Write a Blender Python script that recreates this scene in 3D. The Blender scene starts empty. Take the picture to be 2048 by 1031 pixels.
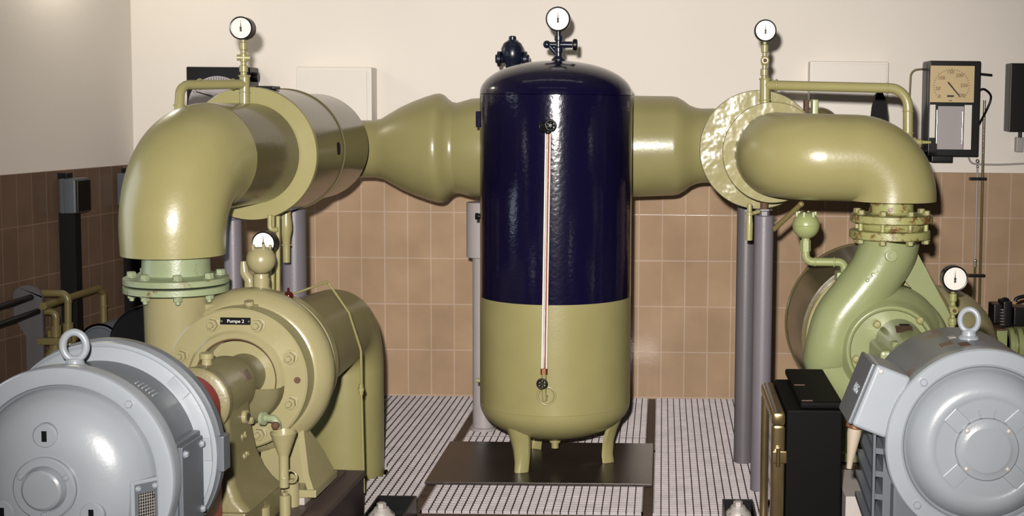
import bpy, bmesh, math, random
from mathutils import Vector, Matrix
random.seed(7)
C = bpy.context.scene.collection
PI = math.pi
V = Vector

# ------------------------------------------------------------------ camera
FOC = 2800.0                      # focal length in pixels of the 2048 wide frame
PCX, HORY = 1324.0, 212.0         # principal point x, horizon y there
PITCH, ROLL, EYE = 0.0858, 0.0103, 1.585
PCY = HORY + FOC * math.tan(PITCH)
Fw = V((0, math.cos(PITCH), -math.sin(PITCH)))
R0 = V((1, 0, 0)); U0 = V((0, math.sin(PITCH), math.cos(PITCH)))
Rt = math.cos(ROLL) * R0 + math.sin(ROLL) * U0
Up = math.cos(ROLL) * U0 - math.sin(ROLL) * R0
EYEP = V((0, 0, EYE))
cam = bpy.data.cameras.new('camera')
cam.sensor_width = 36; cam.lens = 36 * FOC / 2048
cam.shift_x = (1024 - PCX) / 2048; cam.shift_y = (PCY - 515.5) / 2048
cam.clip_start = 0.05
co = bpy.data.objects.new('camera', cam); C.objects.link(co)
m3 = Matrix((Rt, Up, -Fw)).transposed()
co.matrix_world = Matrix.Translation(EYEP) @ m3.to_4x4()
bpy.context.scene.camera = co

def at(px, py, d):
    """world point seen at pixel px,py on the plane Y = d"""
    r = Fw + Rt * ((px - PCX) / FOC) - Up * ((py - PCY) / FOC)
    return EYEP + r * (d / r.y)
def mpx(n, d): return n * d / FOC

# ------------------------------------------------------------------ world, lights, exposure
sc = bpy.context.scene
sc.view_settings.view_transform = 'Standard'
sc.view_settings.look = 'None'
sc.view_settings.gamma = 1
sc.view_settings.use_curve_mapping = False
sc.view_settings.exposure = 0.0
w = bpy.data.worlds.new('world'); sc.world = w; w.use_nodes = True
w.node_tree.nodes['Background'].inputs[0].default_value = (0.8, 0.75, 0.7, 1)
w.node_tree.nodes['Background'].inputs[1].default_value = 0.015

def lamp(name, kind, loc, energy, color, target=None, **kw):
    l = bpy.data.lights.new(name, kind); l.energy = energy; l.color = color
    for k, v in kw.items(): setattr(l, k, v)
    o = bpy.data.objects.new(name, l); C.objects.link(o); o.location = loc
    if target is not None:
        o.rotation_euler = (V(target) - V(loc)).to_track_quat('-Z', 'Y').to_euler()
    return o
FLASH = lamp('camera_flash', 'SPOT', (-0.09, 0.0, 1.755), 2200, (1.0, 0.945, 0.88), (-0.45, 7.5, 1.05),
             spot_size=math.radians(60), spot_blend=1.0, shadow_soft_size=0.035)
lamp('overhead_fill_a', 'AREA', (-0.6, 2.6, 4.4), 4, (1.0, 0.93, 0.84), (-0.6, 2.6, 0), shape='RECTANGLE', size=3.2, size_y=0.3)  # added ambient fill under the ceiling, no such fitting known
lamp('overhead_fill_b', 'AREA', (-0.6, 5.6, 4.4), 3.5, (1.0, 0.93, 0.84), (-0.6, 5.6, 0), shape='RECTANGLE', size=3.2, size_y=0.3)  # second added overhead fill, further back
lamp('left_daylight_fill', 'AREA', (-3.12, 4.85, 1.5), 17, (0.82, 0.91, 1.0), (0, 4.85, 1.5), shape='RECTANGLE', size=1.3, size_y=1.3)  # unseen area light added to give the left elbow a bluish highlight
lamp('wall_lamp', 'POINT', (-2.74, 6.74, 2.42), 9, (1.0, 0.93, 0.78), shadow_soft_size=0.08)

# ------------------------------------------------------------------ materials
MATS = {}
def _n(nt, t, **kw):
    n = nt.nodes.new(t)
    for k, v in kw.items(): setattr(n, k, v)
    return n
def mat(name, col, rough=0.4, metal=0.0, var=0.12, vscale=6.0, bump=0.0, bscale=160.0, rust=0.0, rscale=9.0,
        rustcol=(0.12, 0.045, 0.015), coat=0.0, spec=0.5, dirt=0.0):
    if name in MATS: return MATS[name]
    m = bpy.data.materials.new(name); m.use_nodes = True
    nt = m.node_tree; b = nt.nodes['Principled BSDF']
    tc = _n(nt, 'ShaderNodeTexCoord')
    nz = _n(nt, 'ShaderNodeTexNoise'); nz.inputs['Scale'].default_value = vscale; nz.inputs['Detail'].default_value = 5
    nt.links.new(tc.outputs['Object'], nz.inputs['Vector'])
    mx = _n(nt, 'ShaderNodeMix', data_type='RGBA')
    c = V(col)
    mx.inputs['A'].default_value = (*(c * (1 - var)), 1); mx.inputs['B'].default_value = (*(c * (1 + var)), 1)
    nt.links.new(nz.outputs['Fac'], mx.inputs['Factor'])
    out = mx.outputs['Result']
    b.inputs['Roughness'].default_value = rough
    if rust > 0:
        n2 = _n(nt, 'ShaderNodeTexNoise'); n2.inputs['Scale'].default_value = rscale; n2.inputs['Detail'].default_value = 8
        n2.inputs['Roughness'].default_value = 0.65
        nt.links.new(tc.outputs['Object'], n2.inputs['Vector'])
        rp = _n(nt, 'ShaderNodeValToRGB')
        rp.color_ramp.elements[0].position = 1 - rust - 0.03; rp.color_ramp.elements[1].position = 1 - rust + 0.05
        nt.links.new(n2.outputs['Fac'], rp.inputs['Fac'])
        m2 = _n(nt, 'ShaderNodeMix', data_type='RGBA')
        nt.links.new(rp.outputs['Color'], m2.inputs['Factor']); nt.links.new(out, m2.inputs['A'])
        m2.inputs['B'].default_value = (*rustcol, 1)
        out = m2.outputs['Result']
    nt.links.new(out, b.inputs['Base Color'])
    b.inputs['Metallic'].default_value = metal
    b.inputs['Specular IOR Level'].default_value = spec
    if coat: b.inputs['Coat Weight'].default_value = coat; b.inputs['Coat Roughness'].default_value = 0.12
    if bump > 0:
        n3 = _n(nt, 'ShaderNodeTexNoise'); n3.inputs['Scale'].default_value = bscale; n3.inputs['Detail'].default_value = 2
        nt.links.new(tc.outputs['Object'], n3.inputs['Vector'])
        bp = _n(nt, 'ShaderNodeBump'); bp.inputs['Strength'].default_value = bump; bp.inputs['Distance'].default_value = 0.004
        nt.links.new(n3.outputs['Fac'], bp.inputs['Height']); nt.links.new(bp.outputs['Normal'], b.inputs['Normal'])
    MATS[name] = m
    return m
OLIVE = mat('olive_pipe_paint', (0.255, 0.23, 0.10), 0.3, bump=0.10, bscale=70)
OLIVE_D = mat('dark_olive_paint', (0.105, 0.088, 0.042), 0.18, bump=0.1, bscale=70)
CREAM = mat('olive_pump_paint', (0.255, 0.228, 0.12), 0.27, bump=0.14, bscale=60, rust=0.24, rscale=14)
PEDES = mat('olive_casting_paint', (0.165, 0.145, 0.07), 0.38, bump=0.2, bscale=90)
GREEN = mat('green_pump_paint', (0.225, 0.25, 0.12), 0.28, bump=0.12, bscale=45, rust=0.27, rscale=8)
GREEN_C = mat('green_small_paint', (0.25, 0.28, 0.12), 0.35, bump=0.08)
FLG = mat('grey_green_flange_paint', (0.23, 0.27, 0.16), 0.35, bump=0.15, rust=0.36, rscale=22, rustcol=(0.14, 0.07, 0.025))
RUSTG = mat('rusty_green_flange_paint', (0.26, 0.26, 0.10), 0.4, bump=0.2, rust=0.46, rscale=20, rustcol=(0.13, 0.062, 0.022))
MOTOR = mat('grey_motor_paint', (0.215, 0.235, 0.26), 0.3, bump=0.06, bscale=120, rust=0.23, rscale=12)
MOTOR_D = mat('slate_motor_paint', (0.085, 0.095, 0.11), 0.35, bump=0.06, bscale=120)
MOTOR_W = mat('worn_slate_motor_paint', (0.10, 0.11, 0.125), 0.35, bump=0.1, rust=0.40, rscale=7, rustcol=(0.11, 0.06, 0.035))
NAVY = mat('navy_tank_paint', (0.004, 0.003, 0.018), 0.14, bump=0.16, bscale=60, var=0.1)
BLACK = mat('black_paint', (0.004, 0.004, 0.0045), 0.35, bump=0.04, spec=0.3)
CABBLK = mat('black_crackle_paint', (0.003, 0.003, 0.003), 0.6, bump=0.1, bscale=300, spec=0.05)
RINGP = mat('glossy_ring_paint', (0.27, 0.245, 0.125), 0.13, bump=1.0, bscale=15, spec=0.28)
BLACKM = mat('black_matt', (0.006, 0.006, 0.006), 0.75, spec=0.2)
DBLUE = mat('dark_blue_fitting_paint', (0.006, 0.009, 0.022), 0.28)
POST = mat('lilac_grey_post_paint', (0.14, 0.128, 0.146), 0.4, bump=0.08)
POST_D = mat('dark_grey_post_paint', (0.105, 0.097, 0.105), 0.4, bump=0.08)
POST_P = mat('pale_grey_post_paint', (0.33, 0.30, 0.30), 0.4, bump=0.08)
STEEL = mat('galvanised_grating_steel', (0.40, 0.36, 0.37), 0.45, metal=0.35, vscale=14, var=0.3, bump=0.1)
RUSTST = mat('rusty_brown_steel', (0.07, 0.042, 0.03), 0.6, rust=0.42, rscale=16, rustcol=(0.05, 0.02, 0.01), bump=0.2)
CROSS = mat('dark_cross_bar_steel', (0.028, 0.018, 0.013), 0.7)  # cross bars are a much darker brown than the bearing bars
PLATE = mat('dark_steel_plate', (0.038, 0.029, 0.026), 0.32, var=0.5, vscale=4, bump=0.15, metal=0.3, rust=0.36, rscale=7, rustcol=(0.075, 0.062, 0.058))
BASE = mat('maroon_base_paint', (0.07, 0.048, 0.042), 0.5, var=0.3, bump=0.2, rust=0.33, rscale=7, rustcol=(0.14, 0.10, 0.08))
BASE_D = mat('dark_maroon_base_paint', (0.02, 0.010, 0.011), 0.5, var=0.4, bump=0.2)
RED = mat('red_guard_paint', (0.20, 0.006, 0.010), 0.4, bump=0.05)
WHITE = mat('white_dial', (0.66, 0.64, 0.60), 0.4, var=0.02)
CREAMW = mat('cream_dial', (0.55, 0.42, 0.22), 0.5, var=0.06)
PAPER = mat('grey_chart_paper', (0.36, 0.33, 0.34), 0.6, var=0.05)
PLASTER_BOX = mat('white_box_paint', (0.70, 0.66, 0.60), 0.5, var=0.02)
INK = mat('black_ink', (0.01, 0.008, 0.008), 0.6)
BROWNINK = mat('brown_ink', (0.10, 0.06, 0.03), 0.6)
CHROME = mat('bright_metal', (0.75, 0.72, 0.68), 0.2, metal=0.9, var=0.05)
GALV = mat('galvanised_bolt', (0.45, 0.42, 0.40), 0.45, metal=0.4, rust=0.40, rscale=40)
BRASS = mat('brass_frame', (0.30, 0.22, 0.11), 0.22, metal=0.9, var=0.25, vscale=25)
COPPER = mat('copper_ring', (0.35, 0.16, 0.09), 0.3, metal=0.8)
RUSTM = mat('rust', (0.085, 0.042, 0.02), 0.8, var=0.4, vscale=40)
BROWNPL = mat('brown_name_plate', (0.09, 0.055, 0.04), 0.35, metal=0.4, var=0.4, vscale=60)
SEALP = mat('beige_cable_tape', (0.27, 0.225, 0.17), 0.6)
CONC = mat('grey_concrete', (0.34, 0.31, 0.29), 0.8, var=0.15, bump=0.2)
BOXGREY = mat('blue_grey_box_paint', (0.075, 0.085, 0.10), 0.45, bump=0.1)
YELLOWP = mat('ochre_pipe_paint', (0.16, 0.13, 0.05), 0.35, bump=0.05)
REDGL = mat('dark_red_knob', (0.05, 0.004, 0.004), 0.12)
REDLINE = mat('red_gauge_line', (0.45, 0.05, 0.03), 0.4)
WHITEST = mat('white_gauge_strip', (0.72, 0.66, 0.60), 0.4)
PAINTW = mat('plaster_wall', (0.735, 0.685, 0.625), 0.75, var=0.035, vscale=2.0, bump=0.10, bscale=120)
FARW = mat('dim_far_wall', (0.22, 0.19, 0.17), 0.8)
CEIL = mat('ceiling_white', (0.75, 0.72, 0.68), 0.8, var=0.02)
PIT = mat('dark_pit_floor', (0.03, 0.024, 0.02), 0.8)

def glass_mat():
    m = bpy.data.materials.new('clear_glass'); m.use_nodes = True
    b = m.node_tree.nodes['Principled BSDF']
    b.inputs['Base Color'].default_value = (0.95, 0.97, 0.96, 1); b.inputs['Roughness'].default_value = 0.03
    b.inputs['Transmission Weight'].default_value = 1.0; b.inputs['IOR'].default_value = 1.25
    return m
GLASS = glass_mat()
DOORGL = mat('dark_door_glass', (0.02, 0.017, 0.015), 0.04, spec=1.0)

def tile_mat(name, ox, oz, base, var, mortar=(0.47, 0.36, 0.28)):
    m = bpy.data.materials.new(name); m.use_nodes = True
    nt = m.node_tree; b = nt.nodes['Principled BSDF']
    tc = _n(nt, 'ShaderNodeTexCoord'); sp = _n(nt, 'ShaderNodeSeparateXYZ'); cb = _n(nt, 'ShaderNodeCombineXYZ')
    nt.links.new(tc.outputs['Object'], sp.inputs[0])
    ax = _n(nt, 'ShaderNodeMath', operation='ADD'); ax.inputs[1].default_value = ox
    az = _n(nt, 'ShaderNodeMath', operation='ADD'); az.inputs[1].default_value = oz
    nt.links.new(sp.outputs['X'], ax.inputs[0]); nt.links.new(sp.outputs['Z'], az.inputs[0])
    nt.links.new(ax.outputs[0], cb.inputs['X']); nt.links.new(az.outputs[0], cb.inputs['Y'])
    br = _n(nt, 'ShaderNodeTexBrick'); br.offset = 0.0; br.squash = 1.0
    br.inputs['Scale'].default_value = 1.0; br.inputs['Mortar Size'].default_value = 0.0035
    br.inputs['Mortar Smooth'].default_value = 0.3; br.inputs['Bias'].default_value = 0.0
    br.inputs['Brick Width'].default_value = 0.125; br.inputs['Row Height'].default_value = 0.25
    br.inputs['Color1'].default_value = (*(V(base) * (1 - var)), 1); br.inputs['Color2'].default_value = (*(V(base) * (1 + var)), 1)
    br.inputs['Mortar'].default_value = (*mortar, 1)
    nt.links.new(cb.outputs[0], br.inputs['Vector'])
    nz = _n(nt, 'ShaderNodeTexNoise'); nz.inputs['Scale'].default_value = 5; nz.inputs['Detail'].default_value = 6
    nt.links.new(tc.outputs['Object'], nz.inputs['Vector'])
    mx = _n(nt, 'ShaderNodeMix', data_type='RGBA', blend_type='MULTIPLY'); mx.inputs['Factor'].default_value = 1
    rp = _n(nt, 'ShaderNodeValToRGB'); rp.color_ramp.elements[0].position = 0.3; rp.color_ramp.elements[1].position = 0.7
    rp.color_ramp.elements[0].color = (0.86, 0.86, 0.86, 1); rp.color_ramp.elements[1].color = (1.05, 1.05, 1.05, 1)
    nt.links.new(nz.outputs['Fac'], rp.inputs['Fac'])
    nt.links.new(br.outputs['Color'], mx.inputs['A']); nt.links.new(rp.outputs['Color'], mx.inputs['B'])
    nt.links.new(mx.outputs['Result'], b.inputs['Base Color'])
    b.inputs['Roughness'].default_value = 0.10; b.inputs['Specular IOR Level'].default_value = 0.13
    bn = _n(nt, 'ShaderNodeTexNoise'); bn.inputs['Scale'].default_value = 80; bn.inputs['Detail'].default_value = 3
    nt.links.new(tc.outputs['Object'], bn.inputs['Vector'])
    iv = _n(nt, 'ShaderNodeMath', operation='MULTIPLY_ADD'); iv.inputs[1].default_value = -0.6
    nt.links.new(br.outputs['Fac'], iv.inputs[0]); nt.links.new(bn.outputs['Fac'], iv.inputs[2])
    bp = _n(nt, 'ShaderNodeBump'); bp.inputs['Strength'].default_value = 0.10; bp.inputs['Distance'].default_value = 0.004
    nt.links.new(iv.outputs[0], bp.inputs['Height']); nt.links.new(bp.outputs['Normal'], b.inputs['Normal'])
    return m

# ------------------------------------------------------------------ mesh helpers
def basis(ax):
    ax = V(ax).normalized()
    ref = V((0, 0, 1)) if abs(ax.z) < 0.9 else V((0, 1, 0))
    u = ref.cross(ax).normalized(); v = ax.cross(u).normalized()
    return u, v, ax
def fillet(pts, r, n=10):
    pts = [V(p) for p in pts]
    rs = r if isinstance(r, (list, tuple)) else [r] * len(pts)
    out = [pts[0]]
    for i in range(1, len(pts) - 1):
        a, b, c = pts[i - 1], pts[i], pts[i + 1]
        d1 = (a - b).normalized(); d2 = (c - b).normalized()
        ang = d1.angle(d2)
        if ang > PI - 0.02 or rs[i] <= 0: out.append(b); continue
        t = rs[i] / math.tan(ang / 2)
        p1 = b + d1 * t; p2 = b + d2 * t
        cen = b + (d1 + d2).normalized() * (rs[i] / math.sin(ang / 2))
        v1 = p1 - cen; v2 = p2 - cen
        axis = v1.cross(v2).normalized(); th = v1.angle(v2)
        for k in range(n + 1):
            out.append(cen + Matrix.Rotation(th * k / n, 3, axis) @ v1)
    out.append(pts[-1])
    res = [out[0]]
    for p in out[1:]:
        if (p - res[-1]).length > 1e-5: res.append(p)
    return res

class MB:
    def __init__(s, M=None):
        s.bm = bmesh.new(); s.M = M.copy() if M else Matrix()
    def v(s, p): return s.bm.verts.new(s.M @ V(p))
    def _rings(s, rings, closed=True, cap0=True, cap1=True):
        vr = [[s.v(p) for p in r] for r in rings]
        n = len(vr[0])
        for a, b in zip(vr, vr[1:]):
            for i in range(n if closed else n - 1):
                j = (i + 1) % n
                try: s.bm.faces.new((a[i], a[j], b[j], b[i]))
                except ValueError: pass
        if closed:
            if cap0: s.bm.faces.new(list(reversed(vr[0])))
            if cap1: s.bm.faces.new(vr[-1])
        return s
    def lathe(s, prof, o=(0, 0, 0), ax=(0, 0, 1), seg=56, a0=0.0, a1=None, cap0=True, cap1=True):
        u, v_, a = basis(ax); o = V(o); full = a1 is None
        n = seg if full else seg + 1
        rings = []
        for t, r in prof:
            r = max(r, 1e-4)
            rings.append([o + a * t + u * (r * math.cos(q)) + v_ * (r * math.sin(q))
                          for q in [(2 * PI * i / seg if full else a0 + (a1 - a0) * i / seg) for i in range(n)]])
        return s._rings(rings, closed=full, cap0=cap0, cap1=cap1)
    def cyl(s, a, b, r, r2=None, seg=24):
        a = V(a); b = V(b); L = (b - a).length
        return s.lathe([(0, r), (L, r if r2 is None else r2)], a, b - a, seg)
    def tube(s, pts, r, seg=20, caps=True):
        pts = [V(p) for p in pts]; n = len(pts)
        rs = r if isinstance(r, (list, tuple)) else [r] * n
        if len(rs) != n:                                   # stretch the radius list along the path
            L = [0]
            for a, b in zip(pts, pts[1:]): L.append(L[-1] + (b - a).length)
            rr = []
            for l in L:
                f = l / L[-1] * (len(rs) - 1); i = min(int(f), len(rs) - 2); rr.append(rs[i] + (rs[i + 1] - rs[i]) * (f - i))
            rs = rr
        T = [((pts[min(i + 1, n - 1)] - pts[max(i - 1, 0)]).normalized()) for i in range(n)]
        u, v_, _ = basis(T[0]); rings = []
        for i in range(n):
            if i:
                q = T[i - 1].rotation_difference(T[i]); u = q @ u
            u = (u - T[i] * u.dot(T[i])).normalized(); w_ = T[i].cross(u)
            rings.append([pts[i] + (u * math.cos(2 * PI * k / seg) + w_ * math.sin(2 * PI * k / seg)) * rs[i] for k in range(seg)])
        return s._rings(rings, cap0=caps, cap1=caps)
    def box(s, c, size, bevel=0.0, rot=None, seg=2):
        M = s.M @ Matrix.Translation(V(c)) @ (rot.to_4x4() if rot else Matrix())
        r = bmesh.ops.create_cube(s.bm, size=1.0, matrix=M @ Matrix.Diagonal((*size, 1)))
        if bevel > 0:
            ed = set()
            for q in r['verts']: ed.update(q.link_edges)
            bmesh.ops.bevel(s.bm, geom=list(ed), offset=bevel, segments=seg, affect='EDGES', profile=0.5)
        return s
    def bx(s, x0, x1, y0, y1, z0, z1, bevel=0.0):
        return s.box(((x0 + x1) / 2, (y0 + y1) / 2, (z0 + z1) / 2), (abs(x1 - x0), abs(y1 - y0), abs(z1 - z0)), bevel)
    def prism(s, poly, ex):
        """poly: list of 3-D points, extruded by vector ex"""
        ex = V(ex); a = [s.v(p) for p in poly]; b = [s.v(V(p) + ex) for p in poly]
        n = len(a)
        s.bm.faces.new(a); s.bm.faces.new(list(reversed(b)))
        for i in range(n): s.bm.faces.new((a[i], b[i], b[(i + 1) % n], a[(i + 1) % n]))
        return s
    def torus(s, c, ax, R, r, seg=40, rs=14):
        u, v_, a = basis(ax); c = V(c); vr = []
        for i in range(seg):
            q = 2 * PI * i / seg; d = u * math.cos(q) + v_ * math.sin(q)
            vr.append([s.v(c + d * (R + r * math.cos(2 * PI * k / rs)) + a * (r * math.sin(2 * PI * k / rs))) for k in range(rs)])
        for i in range(seg):
            for k in range(rs):
                s.bm.faces.new((vr[i][k], vr[(i + 1) % seg][k], vr[(i + 1) % seg][(k + 1) % rs], vr[i][(k + 1) % rs]))
        return s
    def sphere(s, c, r, sx=1, sy=1, sz=1):
        bmesh.ops.create_uvsphere(s.bm, u_segments=32, v_segments=18, radius=1.0,
                                  matrix=s.M @ Matrix.Translation(V(c)) @ Matrix.Diagonal((r * sx, r * sy, r * sz, 1)))
        return s
    def hexa(s, a, b, r):
        return s.cyl(a, b, r, seg=6)
    def build(s, name, m, parent=None, loc=None, sharp=38, label=None):
        bmesh.ops.recalc_face_normals(s.bm, faces=s.bm.faces)
        if parent is not None: inv = PM[parent.name].inverted()
        elif loc is not None: inv = Matrix.Translation(-V(loc))
        else: inv = Matrix()
        s.bm.transform(inv)
        me = bpy.data.meshes.new(name); s.bm.to_mesh(me); s.bm.free()
        for p in me.polygons: p.use_smooth = True
        me.set_sharp_from_angle(angle=math.radians(sharp))
        me.materials.append(m)
        o = bpy.data.objects.new(name, me); C.objects.link(o)
        wn = o.modifiers.new('weighted_normals', 'WEIGHTED_NORMAL'); wn.keep_sharp = True
        if parent is not None: o.parent = parent; PM[o.name] = PM[parent.name]
        else:
            if loc is not None: o.location = loc
            PM[o.name] = Matrix.Translation(V(loc)) if loc is not None else Matrix()
        if label: o['label'] = label
        return o
PM = {}
def thing(name, label, cat, loc, group=None, rz=0.0):
    o = bpy.data.objects.new(name, None); C.objects.link(o)
    o.empty_display_size = 0.05
    o.location = loc; o.rotation_euler = (0, 0, rz)
    o['label'] = label; o['category'] = cat
    if group: o['group'] = group
    PM[o.name] = Matrix.Translation(V(loc)) @ Matrix.Rotation(rz, 4, 'Z')
    return o
def tag(o, label, cat, group=None):
    o['label'] = label; o['category'] = cat
    if group: o['group'] = group
    return o
def struct(o): o['kind'] = 'structure'; return o
_proto = {}
def proto(key, fn, m):
    if key not in _proto:
        b = MB(); fn(b)
        bmesh.ops.recalc_face_normals(b.bm, faces=b.bm.faces)
        me = bpy.data.meshes.new(key); b.bm.to_mesh(me); b.bm.free()
        for p in me.polygons: p.use_smooth = True
        me.set_sharp_from_angle(angle=math.radians(38)); me.materials.append(m)
        _proto[key] = me
    return _proto[key]
def put(name, me, parent, pos, ax=(0, 0, 1), scale=1.0, spin=0.0):
    """one part sharing mesh data, at world pos, its local Z along ax"""
    u, v_, a = basis(ax)
    W = Matrix.Translation(V(pos)) @ Matrix((u, v_, a)).transposed().to_4x4() @ Matrix.Rotation(spin, 4, 'Z') @ Matrix.Scale(scale, 4)
    o = bpy.data.objects.new(name, me); C.objects.link(o); o.parent = parent
    o.matrix_local = PM[parent.name].inverted() @ W
    PM[o.name] = W
    return o
def nut_fn(b):          # unit nut: across ~1, with a stud end
    b.lathe([(0, 0.62), (0.10, 0.62), (0.12, 0.5)], seg=20)
    b.hexa((0, 0, 0.1), (0, 0, 0.55), 0.5)
    b.lathe([(0.55, 0.27), (0.85, 0.27), (0.92, 0.2)], seg=14)
def head_fn(b):
    b.lathe([(0, 0.62), (0.08, 0.62), (0.1, 0.5)], seg=18)
    b.lathe([(0.08, 0.5), (0.5, 0.5), (0.58, 0.40)], seg=6)
def cap_fn(b):          # round-headed screw
    b.lathe([(0, 0.5), (0.25, 0.5), (0.4, 0.38), (0.45, 0.1)], seg=18)
def text_mesh(txt, size, depth=0.0015):
    cu = bpy.data.curves.new('text', 'FONT'); cu.body = txt; cu.size = size; cu.extrude = depth
    cu.align_x = 'CENTER'; cu.align_y = 'CENTER'; cu.resolution_u = 3
    ob = bpy.data.objects.new('text', cu); C.objects.link(ob)
    dg = bpy.context.evaluated_depsgraph_get()
    me = bpy.data.meshes.new_from_object(ob.evaluated_get(dg))
    bpy.data.objects.remove(ob); bpy.data.curves.remove(cu)
    return me
def put_text(name, txt, size, m, parent, pos, right, up, depth=0.0015, sx=1.0):
    me = text_mesh(txt, size, depth); me.materials.clear(); me.materials.append(m)
    r = V(right).normalized(); n = r.cross(V(up)).normalized(); u = n.cross(r)
    W = Matrix.Translation(V(pos)) @ Matrix((r, u, n)).transposed().to_4x4() @ Matrix.Diagonal((sx, 1, 1, 1))
    o = bpy.data.objects.new(name, me); C.objects.link(o); o.parent = parent
    o.matrix_local = PM[parent.name].inverted() @ W; PM[o.name] = W
    return o

# ------------------------------------------------------------------ room
YB = 7.55
XL = at(268, 330, YB).x
ztile = at(1100, 336, YB).z
b = MB(); b.bx(-4.0, 6.2, YB, YB + 0.2, -0.4, 4.6); struct(b.build('wall_back', PAINTW))
lw = math.atan(0.110)               # the left wall is not quite square to the back wall
ML = Matrix.Translation((XL, YB, 0)) @ Matrix.Rotation(-lw, 4, 'Z')
b = MB(); b.bx(-0.2, 0, -11.4, 0, -0.4, 4.6); o = struct(b.build('wall_left', PAINTW)); o.matrix_world = ML
b = MB(); b.bx(6.0, 6.2, -3.7, YB, -0.4, 4.6); struct(b.build('wall_right', FARW))
b = MB(); b.bx(-4.6, 6.2, -3.9, -3.7, -0.4, 4.6); struct(b.build('wall_front', FARW))
b = MB(); b.bx(-4.6, 6.2, -3.9, YB + 0.2, 4.6, 4.75); struct(b.build('ceiling', CEIL))
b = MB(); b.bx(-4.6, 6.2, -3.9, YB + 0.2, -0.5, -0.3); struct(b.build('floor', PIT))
# tiled dado slabs
p1 = at(770.7, 700, YB - 0.02); pz = at(860, 698.9, YB - 0.02)
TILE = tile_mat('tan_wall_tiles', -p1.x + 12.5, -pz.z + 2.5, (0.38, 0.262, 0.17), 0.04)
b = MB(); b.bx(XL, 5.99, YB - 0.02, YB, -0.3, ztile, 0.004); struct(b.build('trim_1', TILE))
TILE2 = tile_mat('shaded_tan_tiles', 10.03, -pz.z + 2.5, (0.155, 0.10, 0.07), 0.07, (0.24, 0.16, 0.11))  # same tan tiles, with the left wall's grazing shade put into the colour
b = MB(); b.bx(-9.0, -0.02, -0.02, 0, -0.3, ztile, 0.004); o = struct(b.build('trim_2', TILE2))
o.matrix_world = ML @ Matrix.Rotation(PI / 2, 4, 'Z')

# ------------------------------------------------------------------ floor gratings
def grating(label, x0, x1, y0, y1, hole=None):
    t = thing('floor_grating', label, 'grating', ((x0 + x1) / 2, (y0 + y1) / 2, -0.032), 'steel floor gratings')
    f = MB()
    for a in ((x0, x1, y0, y0 + 0.005), (x0, x1, y1 - 0.005, y1), (x0, x0 + 0.005, y0, y1), (x1 - 0.005, x1, y0, y1)):
        f.bx(*a, -0.032, 0)
    f.build('edge_frame', STEEL, t)
    def spans(a0, a1, c, axis):
        if not hole: return [(a0, a1)]
        hx, hy, hr = hole
        off = (c - hy) if axis == 'x' else (c - hx); mid = hx if axis == 'x' else hy
        if abs(off) >= hr: return [(a0, a1)]
        h = math.sqrt(hr * hr - off * off)
        return [q for q in ((a0, min(a1, mid - h)), (max(a0, mid + h), a1)) if q[1] - q[0] > 0.004]
    g = MB(); n = int((y1 - y0) / 0.0333)
    for i in range(1, n + 1):
        y = y0 + (y1 - y0) * i / (n + 1)
        for q in spans(x0, x1, y, 'x'): g.bx(q[0], q[1], y - 0.0022, y + 0.0022, -0.03, -0.001)
    g.build('bearing_bars', STEEL, t)
    g = MB(); n = int((x1 - x0) / 0.0333)
    for i in range(1, n + 1):
        x = x0 + (x1 - x0) * i / (n + 1)
        for q in spans(y0, y1, x, 'y'): g.bx(x - 0.0021, x + 0.0021, q[0], q[1], -0.012, 0.0)
    g.build('cross_bars', CROSS, t)
    return t
xs0, xs1 = -0.955, -0.045
SUC = (-1.362, 5.96)
grating('steel grating between suction pipe and tan tiled wall, left of tank', -1.95, xs0 - 0.02, 6.262, 7.52)
grating('steel grating around the foot of the olive suction pipe', -1.95, xs0 - 0.02, 5.14, 6.25, (SUC[0], SUC[1], 0.19))
grating('narrow steel grating beside dark machine base, under black tray', -1.085, xs0 - 0.02, 4.0, 5.13)
grating('steel grating behind the tank, against the tiled wall', xs0 + 0.02, xs1 - 0.02, 6.63, 7.52)
grating('steel grating under the dark steel plate, showing in front of it', xs0 + 0.02, xs1 - 0.02, 5.37, 6.6)
grating('steel grating against tiled wall behind the two grey posts', xs1 + 0.02, 0.62, 6.36, 7.52)
grating('steel grating right of the dark steel plate, in front of cross joint', xs1 + 0.02, 0.62, 5.36, 6.335)
grating('steel grating behind the green pump at the right', 0.64, 1.9, 6.0, 7.52)
b = MB()
for x in (xs0, xs1): b.bx(x - 0.018, x + 0.018, 4.0, 7.52, -0.05, -0.004)
for x in (-1.97, 0.63): b.bx(x - 0.008, x + 0.008, 5.2, 7.52, -0.05, -0.006)
b.bx(-1.95, 3.0, 5.27, 5.345, -0.05, -0.006); b.bx(xs0 + 0.02, xs1 - 0.02, 6.602, 6.628, -0.05, -0.005)
b.bx(xs1 + 0.02, 1.9, 6.337, 6.357, -0.05, -0.005); b.bx(-1.95, xs0 - 0.02, 6.251, 6.261, -0.05, -0.005)
struct(b.build('trim_3', RUSTST))
b = MB(); b.bx(-0.93, -0.07, 4.0, 5.26, -0.05, -0.008); b.bx(-0.03, 3.0, 4.0, 5.26, -0.05, -0.008)
b.bx(-3.6, -1.98, 3.0, YB - 0.03, -0.05, -0.008); b.bx(1.91, 3.0, 5.36, 7.5, -0.05, -0.008)
struct(b.build('trim_4', RUSTST))

# ------------------------------------------------------------------ steel plate and pressure tank
t = MB(); z = 0.012
pl = [at(845, 968, 5.75), at(1304, 970, 5.75)]
t.bx(-0.982, -0.030, 5.74, 6.45, 0.0, z, 0.002)
tag(t.build('steel_plate', PLATE, None, (-0.51, 6.09, 0)), 'dark steel plate on the floor grating under the tank legs', 'plate')

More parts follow.
